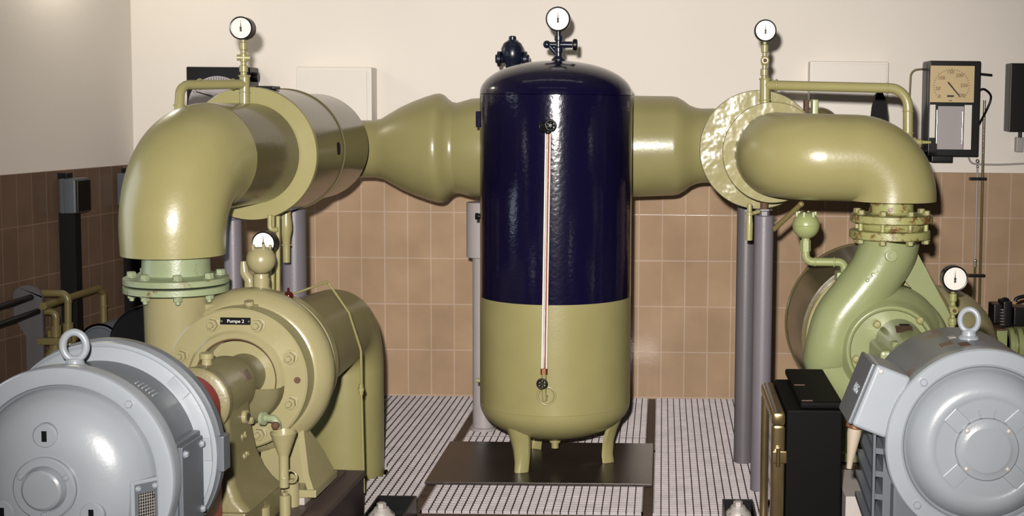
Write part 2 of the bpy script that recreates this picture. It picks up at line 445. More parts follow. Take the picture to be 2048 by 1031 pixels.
TX, TY, TR = -0.464, 6.10, 0.33
tank = thing('pressure_tank', 'upright pressure tank, navy above and olive below, on three short legs', 'tank', (TX, TY, 0.012))
ZB, ZS0, ZS1, ZT, ZC = 0.128, 0.285, 1.631, 1.776, 0.756
def dome(z0, z1, R, n=16):         # torispherical quarter profile from the rim z0 to the crown z1
    return [(z0 + (z1 - z0) * math.sin(q), R * math.cos(q) ** 0.94) for q in [PI / 2 * i / n for i in range(n + 1)]]
top = dome(ZS1, ZT, TR)
bot = list(reversed(dome(ZS0, ZB, TR)))
t = MB(); t.lathe([(ZC, TR), (ZS1 - 0.004, TR), (ZS1 - 0.002, TR - 0.003), (ZS1, TR)] + top, (TX, TY, 0), (0, 0, 1), 96)
t.build('upper_shell', NAVY, tank, sharp=50, label='navy blue upper shell')
t = MB(); t.lathe(bot + [(ZS0 + 0.001, TR - 0.002), (ZS0 + 0.003, TR), (ZC, TR)], (TX, TY, 0), (0, 0, 1), 96)
t.build('lower_shell', OLIVE, tank, sharp=50, label='olive lower shell')
for a in (-126, 0, 120):
    a = math.radians(a); d = V((math.cos(a), math.sin(a), 0)); tn = V((-d.y, d.x, 0)); o = V((TX, TY, 0))
    t = MB(); rings = []
    for zz, R, hw in ((0.013, 0.262, 0.032), (0.05, 0.258, 0.034), (0.11, 0.262, 0.044), (0.16, 0.275, 0.055), (0.225, 0.30, 0.062)):
        ring = []
        for k in range(7):
            f = -1 + 2 * k / 6; ring.append(o + d * (R - 0.036 * f * f) + tn * (hw * f) + V((0, 0, zz)))
        for k in range(7):
            f = 1 - 2 * k / 6; ring.append(o + d * (R - 0.014 - 0.036 * f * f) + tn * (hw * f * 0.96) + V((0, 0, zz)))
        rings.append(ring)
    t._rings(rings); t.build('leg', OLIVE, tank)
t = MB(); pf = at(1110, 885, 6.05); t.cyl((pf.x, pf.y, 0.085), (pf.x, pf.y, 0.14), 0.016); t.cyl((pf.x, pf.y, 0.11), (pf.x, pf.y, 0.15), 0.024)
t.build('drain_nozzle', OLIVE, tank)
# boss at lower front
fy = TY - TR
pb = at(1093, 791, fy)
t = MB(); t.torus((pb.x, fy + 0.004, pb.z), (0, 1, 0), 0.037, 0.005); t.torus((pb.x, fy, pb.z), (0, 1, 0), 0.027, 0.006)
t.cyl((pb.x, fy + 0.01, pb.z), (pb.x, fy - 0.006, pb.z), 0.03); t.build('boss', OLIVE, tank)
# sight glass
ga = at(1096, 264, fy - 0.055); gb = at(1088, 742, fy - 0.055)
sg = MB(); sg.box((ga + gb) / 2 + V((0, 0.009, 0)), (0.0235, 0.004, (ga - gb).length), 0,
                  Matrix.Rotation(math.atan2((ga - gb).x, (ga - gb).z), 3, 'Y'))
for sx in (-1, 1):
    sg.cyl(ga + V((sx * 0.0095, 0, 0)), gb + V((sx * 0.0095, 0, 0)), 0.0026, seg=10)
sg = sg.build('sight_glass', WHITEST, tank, label='tall white sight glass with a red line')
q = MB(); q.cyl(ga, gb, 0.0065, seg=14); q.build('glass_tube', GLASS, sg)
q = MB(); off = V((0.003, 0.0035, 0)); q.cyl(ga + off, gb + off, 0.0022, seg=8); q.build('red_line', REDLINE, sg)
def handwheel(bm, c, ax, R, r, spokes=6):
    bm.torus(c, ax, R, r, 36, 10)
    u, v_, a = basis(ax)
    for k in range(spokes):
        d = u * math.cos(2 * PI * k / spokes) + v_ * math.sin(2 * PI * k / spokes)
        bm.cyl(V(c), V(c) + d * R, r * 0.75, seg=8)
    bm.cyl(V(c) - a * r * 1.4, V(c) + a * r * 1.4, R * 0.33, seg=14)
pc = at(1096, 252, fy - 0.055)
q = MB(); q.cyl((pc.x, fy + 0.01, pc.z), (pc.x, fy - 0.075, pc.z), 0.013); q.cyl((pc.x - 0.03, fy - 0.05, pc.z + .004), (pc.x + .02, fy - .05, pc.z + .004), 0.011)
handwheel(q, (pc.x + 0.012, fy - 0.08, pc.z + 0.004), (0, 1, 0), 0.02, 0.005); handwheel(q, (pc.x - 0.018, fy - 0.07, pc.z - 0.002), (0.6, 1, 0), 0.018, 0.005)
q.lathe([(0, 0.012), (-0.02, 0.012), (-0.026, 0.009)], (pc.x, fy - 0.055, pc.z - 0.006)); q.build('upper_cock', BLACK, tank)
pc = at(1087, 768, fy - 0.055)
q = MB(); q.cyl((pb.x - 0.004, fy - 0.004, pb.z), (pb.x - 0.004, fy - 0.055, pb.z), 0.011)
q.tube([(pb.x - 0.004, fy - 0.055, pb.z - 0.008), (pb.x - 0.006, fy - 0.055, pb.z + 0.03), gb + V((0, 0, 0.0))], 0.0095); q.build('lower_cock', OLIVE, tank)
q = MB(); q.hexa(gb + V((0, 0, -0.012)), gb + V((0, 0, 0.012)), 0.0145); q.build('gland_nut', COPPER, tank)
pc = at(1084, 767, fy - 0.08)
q = MB(); handwheel(q, pc, (0, 1, 0), 0.0195, 0.0042); q.cyl(pc, pc + V((0.003, 0.03, 0)), 0.005); q.build('hand_wheel', BLACK, tank)
# side lug, small plug
p = at(957, 238, TY); q = MB(); q.bx(TX - TR - 0.014, TX - TR + 0.03, TY - 0.05, TY + 0.05, p.z - 0.035, p.z + 0.035, 0.003); q.build('side_lug', NAVY, tank)
p = at(953, 432, TY); q = MB(); q.cyl((TX - TR + 0.01, TY, p.z), (TX - TR - 0.012, TY, p.z), 0.012); q.hexa((TX - TR - 0.01, TY, p.z), (TX - TR - 0.022, TY, p.z), 0.016); q.build('side_plug', BLACK, tank)
p = at(953, 760, TY); q = MB(); q.cyl((TX - TR + 0.01, TY, p.z), (TX - TR - 0.018, TY, p.z), 0.01); q.build('side_stub', OLIVE, tank)
# valve on the crown
q = MB(); cx = at(1117, 95, TY).x; zt = ZT
q.lathe([(zt - 0.02, 0.032), (zt + 0.006, 0.030), (zt + 0.02, 0.016), (zt + 0.035, 0.016), (zt + 0.038, 0.02), (zt + 0.055, 0.02), (zt + 0.06, 0.014),
         (zt + 0.085, 0.014), (zt + 0.088, 0.018), (zt + 0.105, 0.018), (zt + 0.108, 0.009), (zt + 0.14, 0.009)], (cx, TY, 0), seg=24)
zv = at(1117, 89, TY).z
q.cyl((cx - 0.055, TY, zv), (cx + 0.045, TY, zv), 0.011); q.sphere((cx - 0.05, TY, zv), 0.017); q.cyl((cx - 0.045, TY, zv), (cx - 0.005, TY, zv - 0.045), 0.009)
q.cyl((cx + 0.02, TY, zv), (cx + 0.06, TY, zv), 0.014); q.build('gauge_valve', DBLUE, tank)
q = MB(); q.lathe([(0, 0.021), (0.004, 0.025), (0.016, 0.025), (0.02, 0.02)], (cx + 0.062, TY, zv), (1, 0, 0), 20); q.build('valve_knob', BLACK, tank)

# ------------------------------------------------------------------ pressure gauges
def gauge(label, px, py, d, Rpx, stem, stem_mat, needle=90, cock=None, bez=BLACK):
    c = at(px, py, d); R = mpx(Rpx, d)
    zb = stem
    t = thing('pressure_gauge', label, 'gauge', (c.x, c.y, zb), 'round pressure gauges')
    q = MB(); q.lathe([(0.052, R * 0.9), (0.05, R * 1.0), (0.004, R * 1.0), (-0.003, R * 1.02), (-0.005, R * 0.98), (-0.004, R * 0.9), (0.001, R * 0.88)], c, (0, 1, 0), 48)
    q.build('case', bez, t)
    q = MB(); q.lathe([(0.0, R * 0.9), (-0.0015, R * 0.9)], c, (0, 1, 0), 48); dl = q.build('dial_face', WHITE, t, label='white dial face')
    q = MB()
    for k in range(31):
        a = math.radians(225 - 270 * k / 30); L = 0.16 if k % 5 == 0 else 0.08
        r0 = R * (0.80 - L); r1 = R * 0.80
        p = c + V((math.cos(a), 0, math.sin(a))) * ((r0 + r1) / 2) + V((0, -0.0018, 0))
        q.box(p, (r1 - r0, 0.0006, R * 0.015), 0, Matrix.Rotation(-a, 3, 'Y'))
    q.build('scale_marks', PAPER, dl)
    a = math.radians(needle); dr = V((math.cos(a), 0, math.sin(a)))
    q = MB(); n0 = c + V((0, -0.003, 0)); sd = V((-dr.z, 0, dr.x))
    q.prism([n0 - dr * R * 0.30 - sd * R * 0.10, n0 - dr * R * 0.30 + sd * R * 0.10, n0 + sd * R * 0.045, n0 + dr * R * 0.7, n0 - sd * R * 0.045], (0, -0.001, 0))
    q.lathe([(0, R * 0.10), (0.003, R * 0.10)], n0, (0, -1, 0), 14); q.build('needle', INK, t)
    y = c.y + 0.025
    q = MB(); zt_ = c.z - R * 0.95; L = zt_ - zb
    q.lathe([(zt_ - L, 0.012), (zt_ - L * 0.9, 0.012), (zt_ - L * 0.88, 0.016), (zt_ - L * 0.72, 0.016), (zt_ - L * 0.70, 0.010), (zt_ - L * 0.62, 0.010), (zt_ - L * 0.6, 0.013),
             (zt_ - L * 0.4, 0.013), (zt_ - L * 0.38, 0.010), (zt_ - L * 0.3, 0.010), (zt_ - L * 0.28, 0.0145), (zt_ - L * 0.1, 0.0145), (zt_ - L * 0.08, 0.008), (zt_ + 0.012, 0.008)], (c.x, y, 0), seg=18)
    q.build('stem', stem_mat, t)
    if cock == 'x':
        zc = zt_ - L * 0.5
        q = MB(); q.cyl((c.x - 0.022, y - 0.01, zc), (c.x + 0.022, y + 0.005, zc), 0.011); q.build('cock', stem_mat, t)
    if cock == 'y':
        zc = zt_ - L * 0.5
        q = MB(); q.lathe([(0, 0.017), (0.03, 0.017), (0.034, 0.012)], (c.x, y, zc), (0, -1, 0), 20); cck = q.build('cock', stem_mat, t)
        q = MB(); q.cyl((c.x, y - 0.034, zc), (c.x, y - 0.037, zc), 0.008); q.build('screw', RUSTM, cck)
    return t
G1Z = at(488, 152, 5.25).z; G2Z = at(1530, 170, 5.65).z
gauge('white dial pressure gauge on the pipe tee above the left elbow', 482, 56, 5.23, 22.5, at(488, 152, 5.25).z, OLIVE, cock='x')
gauge('white dial pressure gauge on top of the navy tank', 1116, 38, TY - 0.025, 24, zt + 0.10, DBLUE)
gauge('white dial pressure gauge above the right elbow, highest at the right', 1531, 61, 5.63, 21.5, at(1530, 160, 5.65).z, OLIVE, cock='y')
gauge('white dial gauge half hidden behind the olive ball over the left pump', 527, 486, 5.02, 23.5, at(527, 580, 5.02).z, OLIVE)
gauge('white dial pressure gauge standing beside the green pump', 1910, 557, 5.28, 25.5, at(1907, 660, 5.28).z, RUSTG, cock='y')

# ------------------------------------------------------------------ header pipe behind the tank
HY = 6.75
def hx(px): return at(px, 290, HY).x
hd = thing('header_pipe', 'thick olive header pipe running along the wall behind the tank', 'pipe', (hx(930), HY, 1.345))
hz0, hz1 = 1.365, 1.396
prof = [(690, 57), (748, 57), (765, 60), (782, 70), (805, 83), (830, 94), (855, 103), (872, 108), (882, 109), (890, 106), (898, 98), (906, 92), (916, 90), (928, 93), (945, 98), (975, 100), (1262, 101)]
k = (hz1 - hz0) / (hx(1400) - hx(750)); ax = V((1, 0, k)).normalized(); ho = V((hx(690), HY, hz0 - 0.002))
def hl(a, name, m=OLIVE):
    q = MB(); q.lathe([(hx(p) - hx(690), mpx(r, HY)) for p, r in a], ho, ax, 64); return q.build(name, m, hd, sharp=60)
hl(prof[:14], 'reducer'); hl([(916, 90)] + prof[14:] + [(1345, 99), (1356, 97), (1368, 90), (1380, 81), (1392, 76), (1404, 74), (1440, 74)], 'pipe')
q = MB(); q.tube(fillet([(-1.564, 6.3, 1.389), (-1.564, HY, 1.37), (hx(700), HY, hz0 - .002)], [0, 0.06, 0]), mpx(57, HY), 32); q.build('left_bend', OLIVE, hd)
XR = 0.398
q = MB(); q.tube(fillet([(hx(1430), HY, hz1), (XR, HY, hz1), (XR, 6.2, 1.40)], [0, 0.10, 0]), mpx(74, HY), 32); q.build('right_bend', OLIVE, hd)

# air valve behind the tank, standing on the header
c = at(1025, 106, HY)
t = thing('air_vent_valve', 'small black bell-shaped air valve peeping over the tank, left of its gauge', 'valve', (c.x, HY, 1.59))
q = MB(); q.lathe([(1.552, 0.03), (1.722, 0.03), (1.777, 0.035), (1.797, 0.05), (1.822, 0.055), (1.852, 0.054), (1.877, 0.042), (1.890, 0.022), (1.894, 0.018), (1.907, 0.018), (1.912, 0.012)], (c.x, HY, 0), seg=36)
q.build('body', DBLUE, t)
for sx in (-1, 1):
    q = MB(); q.lathe([(0.04, 0.018), (0.052, 0.022), (0.056, 0.036), (0.07, 0.036), (0.073, 0.022), (0.08, 0.02)], (c.x, HY - 0.005, c.z - 0.028), (sx, 0, 0.0), 20); q.build('side_flange', DBLUE, t)

# ------------------------------------------------------------------ left discharge elbow
LX, LZ = -1.566, 1.389
RY = 5.32
el = thing('discharge_elbow', 'thick olive pipe elbow rising from the left pump outlet, with big end ring', 'pipe', (-1.65, 4.72, 1.07))
P0 = at(347, 512, 4.72)
path = fillet([(P0.x, 4.72, 1.068), (P0.x, 4.72, LZ), (LX, RY + 0.01, LZ)], [0, 0.25, 0], 18)
q = MB(); q.tube(path[:-1], [0.170, 0.176, 0.184, 0.191], 64); q.build('elbow', OLIVE, el, sharp=50)
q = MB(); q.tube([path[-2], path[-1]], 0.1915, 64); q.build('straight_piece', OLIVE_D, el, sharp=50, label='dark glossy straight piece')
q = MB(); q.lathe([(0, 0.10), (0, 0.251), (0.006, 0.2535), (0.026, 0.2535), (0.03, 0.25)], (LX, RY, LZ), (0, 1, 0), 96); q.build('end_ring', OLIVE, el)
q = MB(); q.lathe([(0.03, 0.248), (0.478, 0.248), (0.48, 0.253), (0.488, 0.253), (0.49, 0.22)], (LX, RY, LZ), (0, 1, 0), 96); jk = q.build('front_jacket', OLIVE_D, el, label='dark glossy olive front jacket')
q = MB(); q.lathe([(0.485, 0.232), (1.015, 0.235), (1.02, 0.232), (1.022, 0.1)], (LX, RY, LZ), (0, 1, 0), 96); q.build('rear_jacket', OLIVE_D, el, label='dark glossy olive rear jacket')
ph = at(668, 297, 5.70); d = V((ph.x - LX, 0, ph.z - LZ)).normalized()
q = MB(); pp = V((LX, 5.70, LZ)) + d * 0.2475; q.lathe([(0, 0.026), (0.002, 0.026), (0.003, 0.02)], pp, d, 24); o = q.build('inspection_hole', BLACKM, jk)
p = at(536, 174, 5.5); q = MB(); q.bx(p.x - 0.035, p.x + 0.035, 5.45, 5.55, LZ + 0.245, LZ + 0.258, 0.003); q.build('top_tab', BLACK, el)
# neck and flange of the left pump outlet are part of the pump; see below

# gauge pipe of the left elbow
gp = thing('gauge_pipe', 'olive pipe loop with a tee under the top left gauge', 'pipe', at(488, 212, 5.25))
a = at(489, 226, 5.25); bq = at(489, 152, 5.25); r = 0.0185
q = MB(); q.tube([a - V((0, 0, 0.02)), a, bq], r, 20); q.torus(bq, (0, 0, 1), r, 0.004); q.torus(at(489, 184, 5.25), (0, 0, 1), r, 0.0025)
q.build('riser', OLIVE, gp)
q = MB(); q.tube(fillet([at(489, 168, 5.25), at(361, 170, 5.02), at(357, 246, 4.98)], [0, 0.045, 0]), 0.0172, 20)
for px, d in ((466, 5.21), (400, 5.09)): q.torus(at(px, 168, d), (1, -.3, 0), 0.0172, 0.004)
q.torus(at(358, 210, 5.0), (0, 0, 1), 0.0172, 0.003); q.build('side_pipe', OLIVE, gp)
# ------------------------------------------------------------------ right discharge elbow
er = thing('discharge_elbow', 'thick olive pipe elbow bending right and down onto the green pump outlet', 'pipe', (0.886, 5.38, 1.19))
RZ = 1.409
q = MB(); q.lathe([(0, 0.10), (0, 0.243), (0.005, 0.246), (0.026, 0.246), (0.03, 0.24)], (XR, 5.80, RZ), (0, 1, 0), 96)
q.build('outer_ring', RINGP, er, label='bright glossy outer ring')
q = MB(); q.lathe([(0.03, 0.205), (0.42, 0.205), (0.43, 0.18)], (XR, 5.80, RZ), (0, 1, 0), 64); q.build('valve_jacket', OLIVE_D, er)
ci = at(1546, 305, 5.62)
q = MB(); q.lathe([(0, 0.1), (0, 0.2), (0.004, 0.203), (0.02, 0.203), (0.024, 0.196), (0.19, 0.196)], (ci.x, 5.62, ci.z), (0, 1, 0), 80); q.build('inner_ring', RINGP, er, label='bright glossy inner ring')
EX = at(1785, 400, 5.38).x
path = fillet([(ci.x + 0.012, 5.625, ci.z - 0.005), (ci.x + 0.012, 5.38, ci.z - 0.006), (EX, 5.38, ci.z - 0.012), (EX, 5.38, 1.232)], [0, 0.169, min(0.172, ci.z - 0.012 - 1.232 - 0.012), 0], 16)
q = MB(); q.tube(path, 0.1665, 64); q.build('elbow', OLIVE, er, sharp=60)
# valve spindle stubs behind the elbow
p = at(1614, 215, 5.95); q = MB(); q.bx(p.x - .014, p.x + .006, 5.92, 5.98, p.z - 0.11, p.z + 0.035, 0.006); q.build('spindle_bracket', RUSTM, er, label='rusty bracket')
p = at(1628, 215, 5.97); q = MB(); q.bx(p.x - .012, p.x + .016, 5.93, 6.0, p.z - 0.11, p.z + 0.035, 0.006); q.build('spindle_guide', GREEN_C, er)
p = at(1640, 240, 6.05); q = MB(); q.sphere((p.x, 6.05, p.z - 0.06), 0.115, 0.85, 0.8, 1.0); q.build('valve_bonnet', OLIVE_D, er)
# gauge pipe on the right elbow
gp = thing('gauge_pipe', 'long olive pipe from the right gauge tee out and down onto the elbow', 'pipe', at(1530, 205, 5.65))
a = at(1530, 205, 5.65); bq = at(1530, 158, 5.65)
q = MB(); q.tube([a - V((0, 0, 0.03)), bq], 0.0205, 20); q.torus(at(1530, 200, 5.65), (0, 0, 1), 0.0205, 0.003); q.torus(bq, (0, 0, 1), 0.02, 0.004); q.build('riser', OLIVE, gp)
q = MB(); path = fillet([at(1530, 170, 5.65), at(1816, 177, 5.42), at(1816, 292, 5.42)], [0, 0.075, 0]); q.tube(path, 0.0195, 20)
q.torus(at(1553, 170, 5.63), (1, -.1, 0), 0.0195, 0.005); q.torus(at(1775, 176, 5.44), (1, -.1, 0), 0.0195, 0.003)
q.torus(at(1816, 222, 5.42), (0, 0, 1), 0.0195, 0.003); q.torus(at(1816, 266, 5.42), (0, 0, 1), 0.0195, 0.003); q.build('side_pipe', OLIVE, gp)
a = at(1816, 284, 5.42); q = MB(); q.lathe([(0, 0.019), (0.028, 0.019), (0.03, 0.013), (0.05, 0.013), (0.055, 0.007), (0.088, 0.005)], a, (1, 0, 0), 18); q.build('needle_valve', OLIVE, gp)

# ------------------------------------------------------------------ support posts
def post(label, px, d, rpx, ytop, m, extra=None):
    p = at(px, 500, d); r = mpx(rpx, d); zt_ = at(px, ytop, d).z
    t = thing('support_post', label, 'post', (p.x, d, 0), 'grey pipe support posts')
    q = MB(); q.lathe([(0.0, r), (zt_, r), (zt_ + 0.004, r * 0.9)], (p.x, d, 0), seg=32); q.build('tube', m, t)
    if extra: extra(t, p.x, d, r, zt_)
    return t
def screw_top(t, x, d, r, z):
    q = MB(); q.lathe([(z, r * .55), (z + 0.02, r * .55), (z + 0.024, r * .85), (z + 0.03, r * .85)], (x, d, 0), seg=6); q.build('lock_nut', POST, t)
    q = MB(); q.cyl((x, d, z + 0.02), (x, d, z + 0.085), r * 0.42, seg=14); q.build('threaded_rod', RUSTM, t)
post('lilac grey post under the left jacket, right of the olive ball', 588, 5.95, 24, 412, POST)
post('slimmer lilac grey post just right of the left elbow', 466, 5.42, 17.5, 440, POST, screw_top)
post('dark grey post behind another, under the right flange ring', 1492, 6.18, 19, 405, POST_D)
post('grey post with rusty threaded top under the right flange ring', 1527, 5.72, 19.5, 432, POST, screw_top)
def sleeve(t, x, d, r, z):
    q = MB(); z0 = at(945, 514, d).z
    q.lathe([(z0, r * 1.2), (z0 + 0.004, r * 1.55), (z - 0.004, r * 1.55), (z, r * 1.5)], (x, d, 0), seg=40); q.build('sleeve', POST_P, t)
    q = MB(); q.lathe([(0.0, r * 1.2), (0.012, r * 1.2), (0.016, r)], (x, d, 0), seg=40); q.build('foot', POST_P, t)
post('pale post with wider sleeve, half hidden left of the tank', 967, HY, 22, 404, POST_P, sleeve)
# little valves hanging beside the posts
q = MB(); c = at(572, 430, 5.6); r = 0.019
q.lathe([(0.02, r), (-0.01, r * 1.1), (-0.03, r * 1.25), (-0.06, r * 1.25), (-0.09, r * .9), (-0.115, r * .8), (-0.118, r * 1.0), (-0.122, r * 1.0), (-0.124, r * .78), (-0.19, r * .74)], c, (0, 0, 1), 24)
tag(q.build('drain_cock', OLIVE, None, c), 'olive drain cock hanging in front of the left lilac grey post', 'valve')
q = MB(); c = at(1499, 418, 5.6); r = 0.015
q.lathe([(0.02, r * .7), (-0.01, r * .7), (-0.012, r * 1.1), (-0.022, r * 1.1), (-0.024, r * .8), (-0.05, r * .9), (-0.055, r), (-0.125, r * .95)], c, (0, 0, 1), 24)
q.cyl(c + V((0, 0, -0.02)), c + V((0.04, 0.02, -0.01)), 0.008)
tag(q.build('drain_cock', OLIVE, None, c), 'olive drain cock hanging in front of the dark right post', 'valve')
q = MB(); q.cyl(at(1548, 458, 5.72), at(1602, 408, 5.60), 0.011); q.sphere(at(1602, 408, 5.60), 0.013)
tag(q.build('brace_rod', YELLOWP, None, at(1548, 458, 5.72)), 'slanting ochre rod between the right post and the elbow', 'rod')
# thin pipes between the left posts
t = thing('impulse_pipes', 'pair of thin olive upright pipes behind the ball of the left pump', 'pipe', at(552, 588, 5.25))
for px in (545, 556):
    q = MB(); q.cyl(at(px, 590, 5.25), at(px, 432, 5.25), 0.0085); q.build('pipe', OLIVE, t)
q = MB(); q.tube(fillet([at(540, 430, 5.24), at(540, 459, 5.24), at(556, 459, 5.24)], 0.012), 0.0095); q.build('bracket_pipe', OLIVE, t)

# ------------------------------------------------------------------ machines
def frame(x, y, rz): return Matrix.Translation((x, y, 0)) @ Matrix.Rotation(rz, 4, 'Z')
ZS = 0.6656
LM = frame(-1.4116, 4.60, -0.0355)
RM = frame(0.8785, 5.282, 0.0067)
def W(M, p): return M @ V(p)
def D(M, p): return M.to_3x3() @ V(p)

def spiral(a0, a1, Rf, rf, y, n=48):
    pts, rs = [], []
    for i in range(n + 1):
        f = i / n; a = math.radians(a0 + (a1 - a0) * f)
        R = Rf(f); pts.append(V((R * math.cos(a), y, ZS + R * math.sin(a)))); rs.append(rf(f))
    return pts, rs

# ---- left base
bs = thing('machine_base', 'dark maroon steel base frame under the left pump and motor', 'base', W(LM, (0, -0.5, 0)), rz=-0.0355)
q = MB(LM); q.bx(-0.34, 0.29, -1.75, 0.53, 0.0, 0.20, 0.006); q.build('side_frame', BASE_D, bs)
q = MB(LM); q.bx(-0.345, 0.295, -1.75, 0.535, 0.20, 0.222, 0.003); q.bx(-0.25, 0.235, -1.7, 0.50, 0.222, 0.232, 0.002); q.build('top_plate', BASE, bs)
q = MB(LM); q.bx(0.16, 0.215, 0.03, 0.12, 0.232, 0.258, 0.003); q.build('spacer_block', CONC, bs)

# ---- left pump
lp = thing('pump', 'olive centrifugal pump with the Pumpe 2 plate', 'pump', W(LM, (0, 0.1, 0.232)), rz=-0.0355)
AY = (0, 1, 0)
q = MB(LM); q.lathe([(0.12, 0.045), (0.118, 0.10), (0.10, 0.128), (0.03, 0.133), (0.0, 0.135), (-0.008, 0.138), (-0.010, 0.155), (-0.004, 0.160), (0.0, 0.165), (0.0, 0.232), (0.005, 0.238), (0.082, 0.238), (0.085, 0.225)],
                    (0, 0, ZS), AY, 96, cap0=True, cap1=False)
ring = q.build('bearing_flange', CREAM, lp)
q = MB(LM); q.torus((0, -0.002, ZS), (0, 1, 0), 0.135, 0.0035, 64, 8); q.build('worn_rim', RUSTM, ring, label='rusty worn rim of the opening')
nut = proto('nut_cream', nut_fn, CREAM); headc = proto('head_cream', head_fn, CREAM)
for k in range(8):
    a = math.radians(22.5 + 45 * k); p = W(LM, (0.198 * math.cos(a), -0.001, ZS + 0.198 * math.sin(a)))
    put('nut', nut, ring, p, D(LM, (0, -1, 0)), 0.040, spin=a)
q = MB(LM); q.lathe([(0, 0.011), (0.002, 0.011)], (0.205, -0.001, ZS - 0.0), (0, -1, 0), 16); q.build('rust_plug', RUSTM, ring)
q = MB(LM)
q.lathe([(0.08, 0.16), (0.084, 0.235), (0.095, 0.250), (0.108, 0.266), (0.125, 0.279), (0.142, 0.285), (0.165, 0.287), (0.19, 0.279), (0.22, 0.262), (0.24, 0.24), (0.26, 0.225)], (0, 0, ZS), AY, 96)
pts, rs = spiral(-75, -180, lambda f: 0.20 + 0.012 * f, lambda f: 0.082 + 0.02 * f, 0.15)
pts += [V((-0.238, 0.13, ZS + 0.03)), V((-0.243, 0.122, 0.75)), V((-0.243, 0.12, 0.925)), V((-0.243, 0.12, 0.942))]
rs += [0.104, 0.106, 0.108, 0.118]
q.tube(pts, rs, 36); q.build('volute', CREAM, lp, sharp=55)
q = MB(LM); q.lathe([(0.25, 0.2), (0.25, 0.258), (0.254, 0.263), (0.30, 0.263), (0.304, 0.25), (0.31, 0.2)], (0, 0, ZS), AY, 72); q.build('suction_flange', CREAM, lp)
q = MB(LM); q.prism([(-0.14, 0.10, 0.90), (-0.14, 0.10, 0.72), (-0.03, 0.10, 0.90)], (0, 0.05, 0)); q.build('gusset', CREAM, lp)
# outlet flanges and spool
FX, FYl = -0.243, 0.12
q = MB(LM); q.lathe([(0.940, 0.09), (0.940, 0.168), (0.943, 0.172), (0.962, 0.172), (0.965, 0.168)], (FX, FYl, 0), seg=64); q.build('lower_flange', FLG, lp, label='grey-green lower outlet flange')
q = MB(LM); q.lathe([(0.968, 0.15), (0.969, 0.168), (0.972, 0.172), (0.990, 0.172), (0.993, 0.166), (0.994, 0.13), (1.001, 0.112), (1.062, 0.110), (1.066, 0.1), (1.08, 0.1)], (FX, FYl, 0), seg=64)
q.build('upper_flange', FLG, lp, label='grey-green upper outlet flange with rust')
q = MB(LM); q.lathe([(0.964, 0.16), (0.969, 0.16)], (FX, FYl, 0), seg=48); q.build('gasket', BLACKM, lp)
headf = proto('head_flange', head_fn, FLG); nutf = proto('nut_flange', nut_fn, FLG)
for k in range(8):
    a = math.radians(22.5 + 45 * k); x, y = FX + 0.143 * math.cos(a), FYl + 0.143 * math.sin(a)
    put('bolt_head', headf, lp, W(LM, (x, y, 0.994)), (0, 0, 1), 0.032); put('nut', nutf, lp, W(LM, (x, y, 0.940)), (0, 0, -1), 0.030)
# name plate
pn = W(LM, (0.002, -0.004, ZS + 0.1965)); rt = D(LM, (1, 0, 0))
q = MB(LM); q.bx(-0.050, 0.051, -0.005, 0.001, ZS + 0.1835, ZS + 0.207, 0.0008); np_ = q.build('name_plate', BLACK, lp, label='black plate lettered Pumpe 2')
put_text('lettering', 'Pumpe 2', 0.0155, WHITE, np_, W(LM, (0.002, -0.0055, ZS + 0.195)), rt, (0, 0, 1), 0.0004, 1.05)
for sx in (-0.045, 0.046):
    put('screw', proto('screw_bright', cap_fn, CHROME), np_, W(LM, (sx, -0.005, ZS + 0.195)), D(LM, (0, -1, 0)), 0.006)
# bearing housing, pedestal
q = MB(LM); q.lathe([(0.10, 0.03), (0.10, 0.072), (0.02, 0.074), (-0.02, 0.080), (-0.06, 0.088), (-0.10, 0.097), (-0.30, 0.100), (-0.34, 0.102), (-0.35, 0.108), (-0.375, 0.108), (-0.385, 0.095), (-0.39, 0.04)], (0, 0, ZS), AY, 64)
bh = q.build('bearing_housing', PEDES, lp)
q = MB(LM); q.lathe([(0, 0.016), (0.02, 0.016), (0.022, 0.022), (0.038, 0.022), (0.041, 0.016)], (0.0, -0.27, ZS + 0.097), (0, 0, 1), 12); q.build('oil_filler_cap', CREAM, bh)
a = math.radians(28); nrm = V((math.cos(a), 0, math.sin(a)))
q = MB(LM); q.box(V((0, -0.155, ZS)) + nrm * 0.0995, (0.003, 0.045, 0.034), 0, Matrix.Rotation(-a, 3, 'Y')); q.build('maker_plate', BROWNPL, bh)
q = MB(LM); rings = []
for zz, hw, y0, y1 in ((ZS + 0.02, 0.088, -0.345, -0.125), (0.60, 0.09, -0.347, -0.12), (0.53, 0.093, -0.350, -0.105), (0.46, 0.100, -0.36, -0.085), (0.40, 0.116, -0.372, -0.06), (0.36, 0.138, -0.385, -0.045), (0.338, 0.160, -0.39, -0.04), (0.328, 0.165, -0.39, -0.04)):
    r_ = 0.03; ring_ = []
    for (cx_, cy_, q0) in ((hw - r_, y1 - r_, 0), (-hw + r_, y1 - r_, 90), (-hw + r_, y0 + r_, 180), (hw - r_, y0 + r_, 270)):
        for j in range(5):
            an = math.radians(q0 + 90 * j / 4); ring_.append((cx_ + r_ * math.cos(an), cy_ + r_ * math.sin(an), zz))
    rings.append(ring_)
q._rings(rings); q.bx(-0.160, 0.160, -0.40, -0.04, 0.232, 0.33, 0.01); pd = q.build('pedestal', PEDES, lp, sharp=45)
put_text('raised_letters', 'P-6', 0.03, CREAM, pd, W(LM, (0.0945, -0.215, 0.525)), D(LM, (0.05, 1, 0.12)), (0, 0, 1), 0.003)
put_text('raised_letters', 'links', 0.026, CREAM, pd, W(LM, (0.101, -0.215, 0.465)), D(LM, (0.05, 1, 0.12)), (0.1, 0, 1), 0.003)
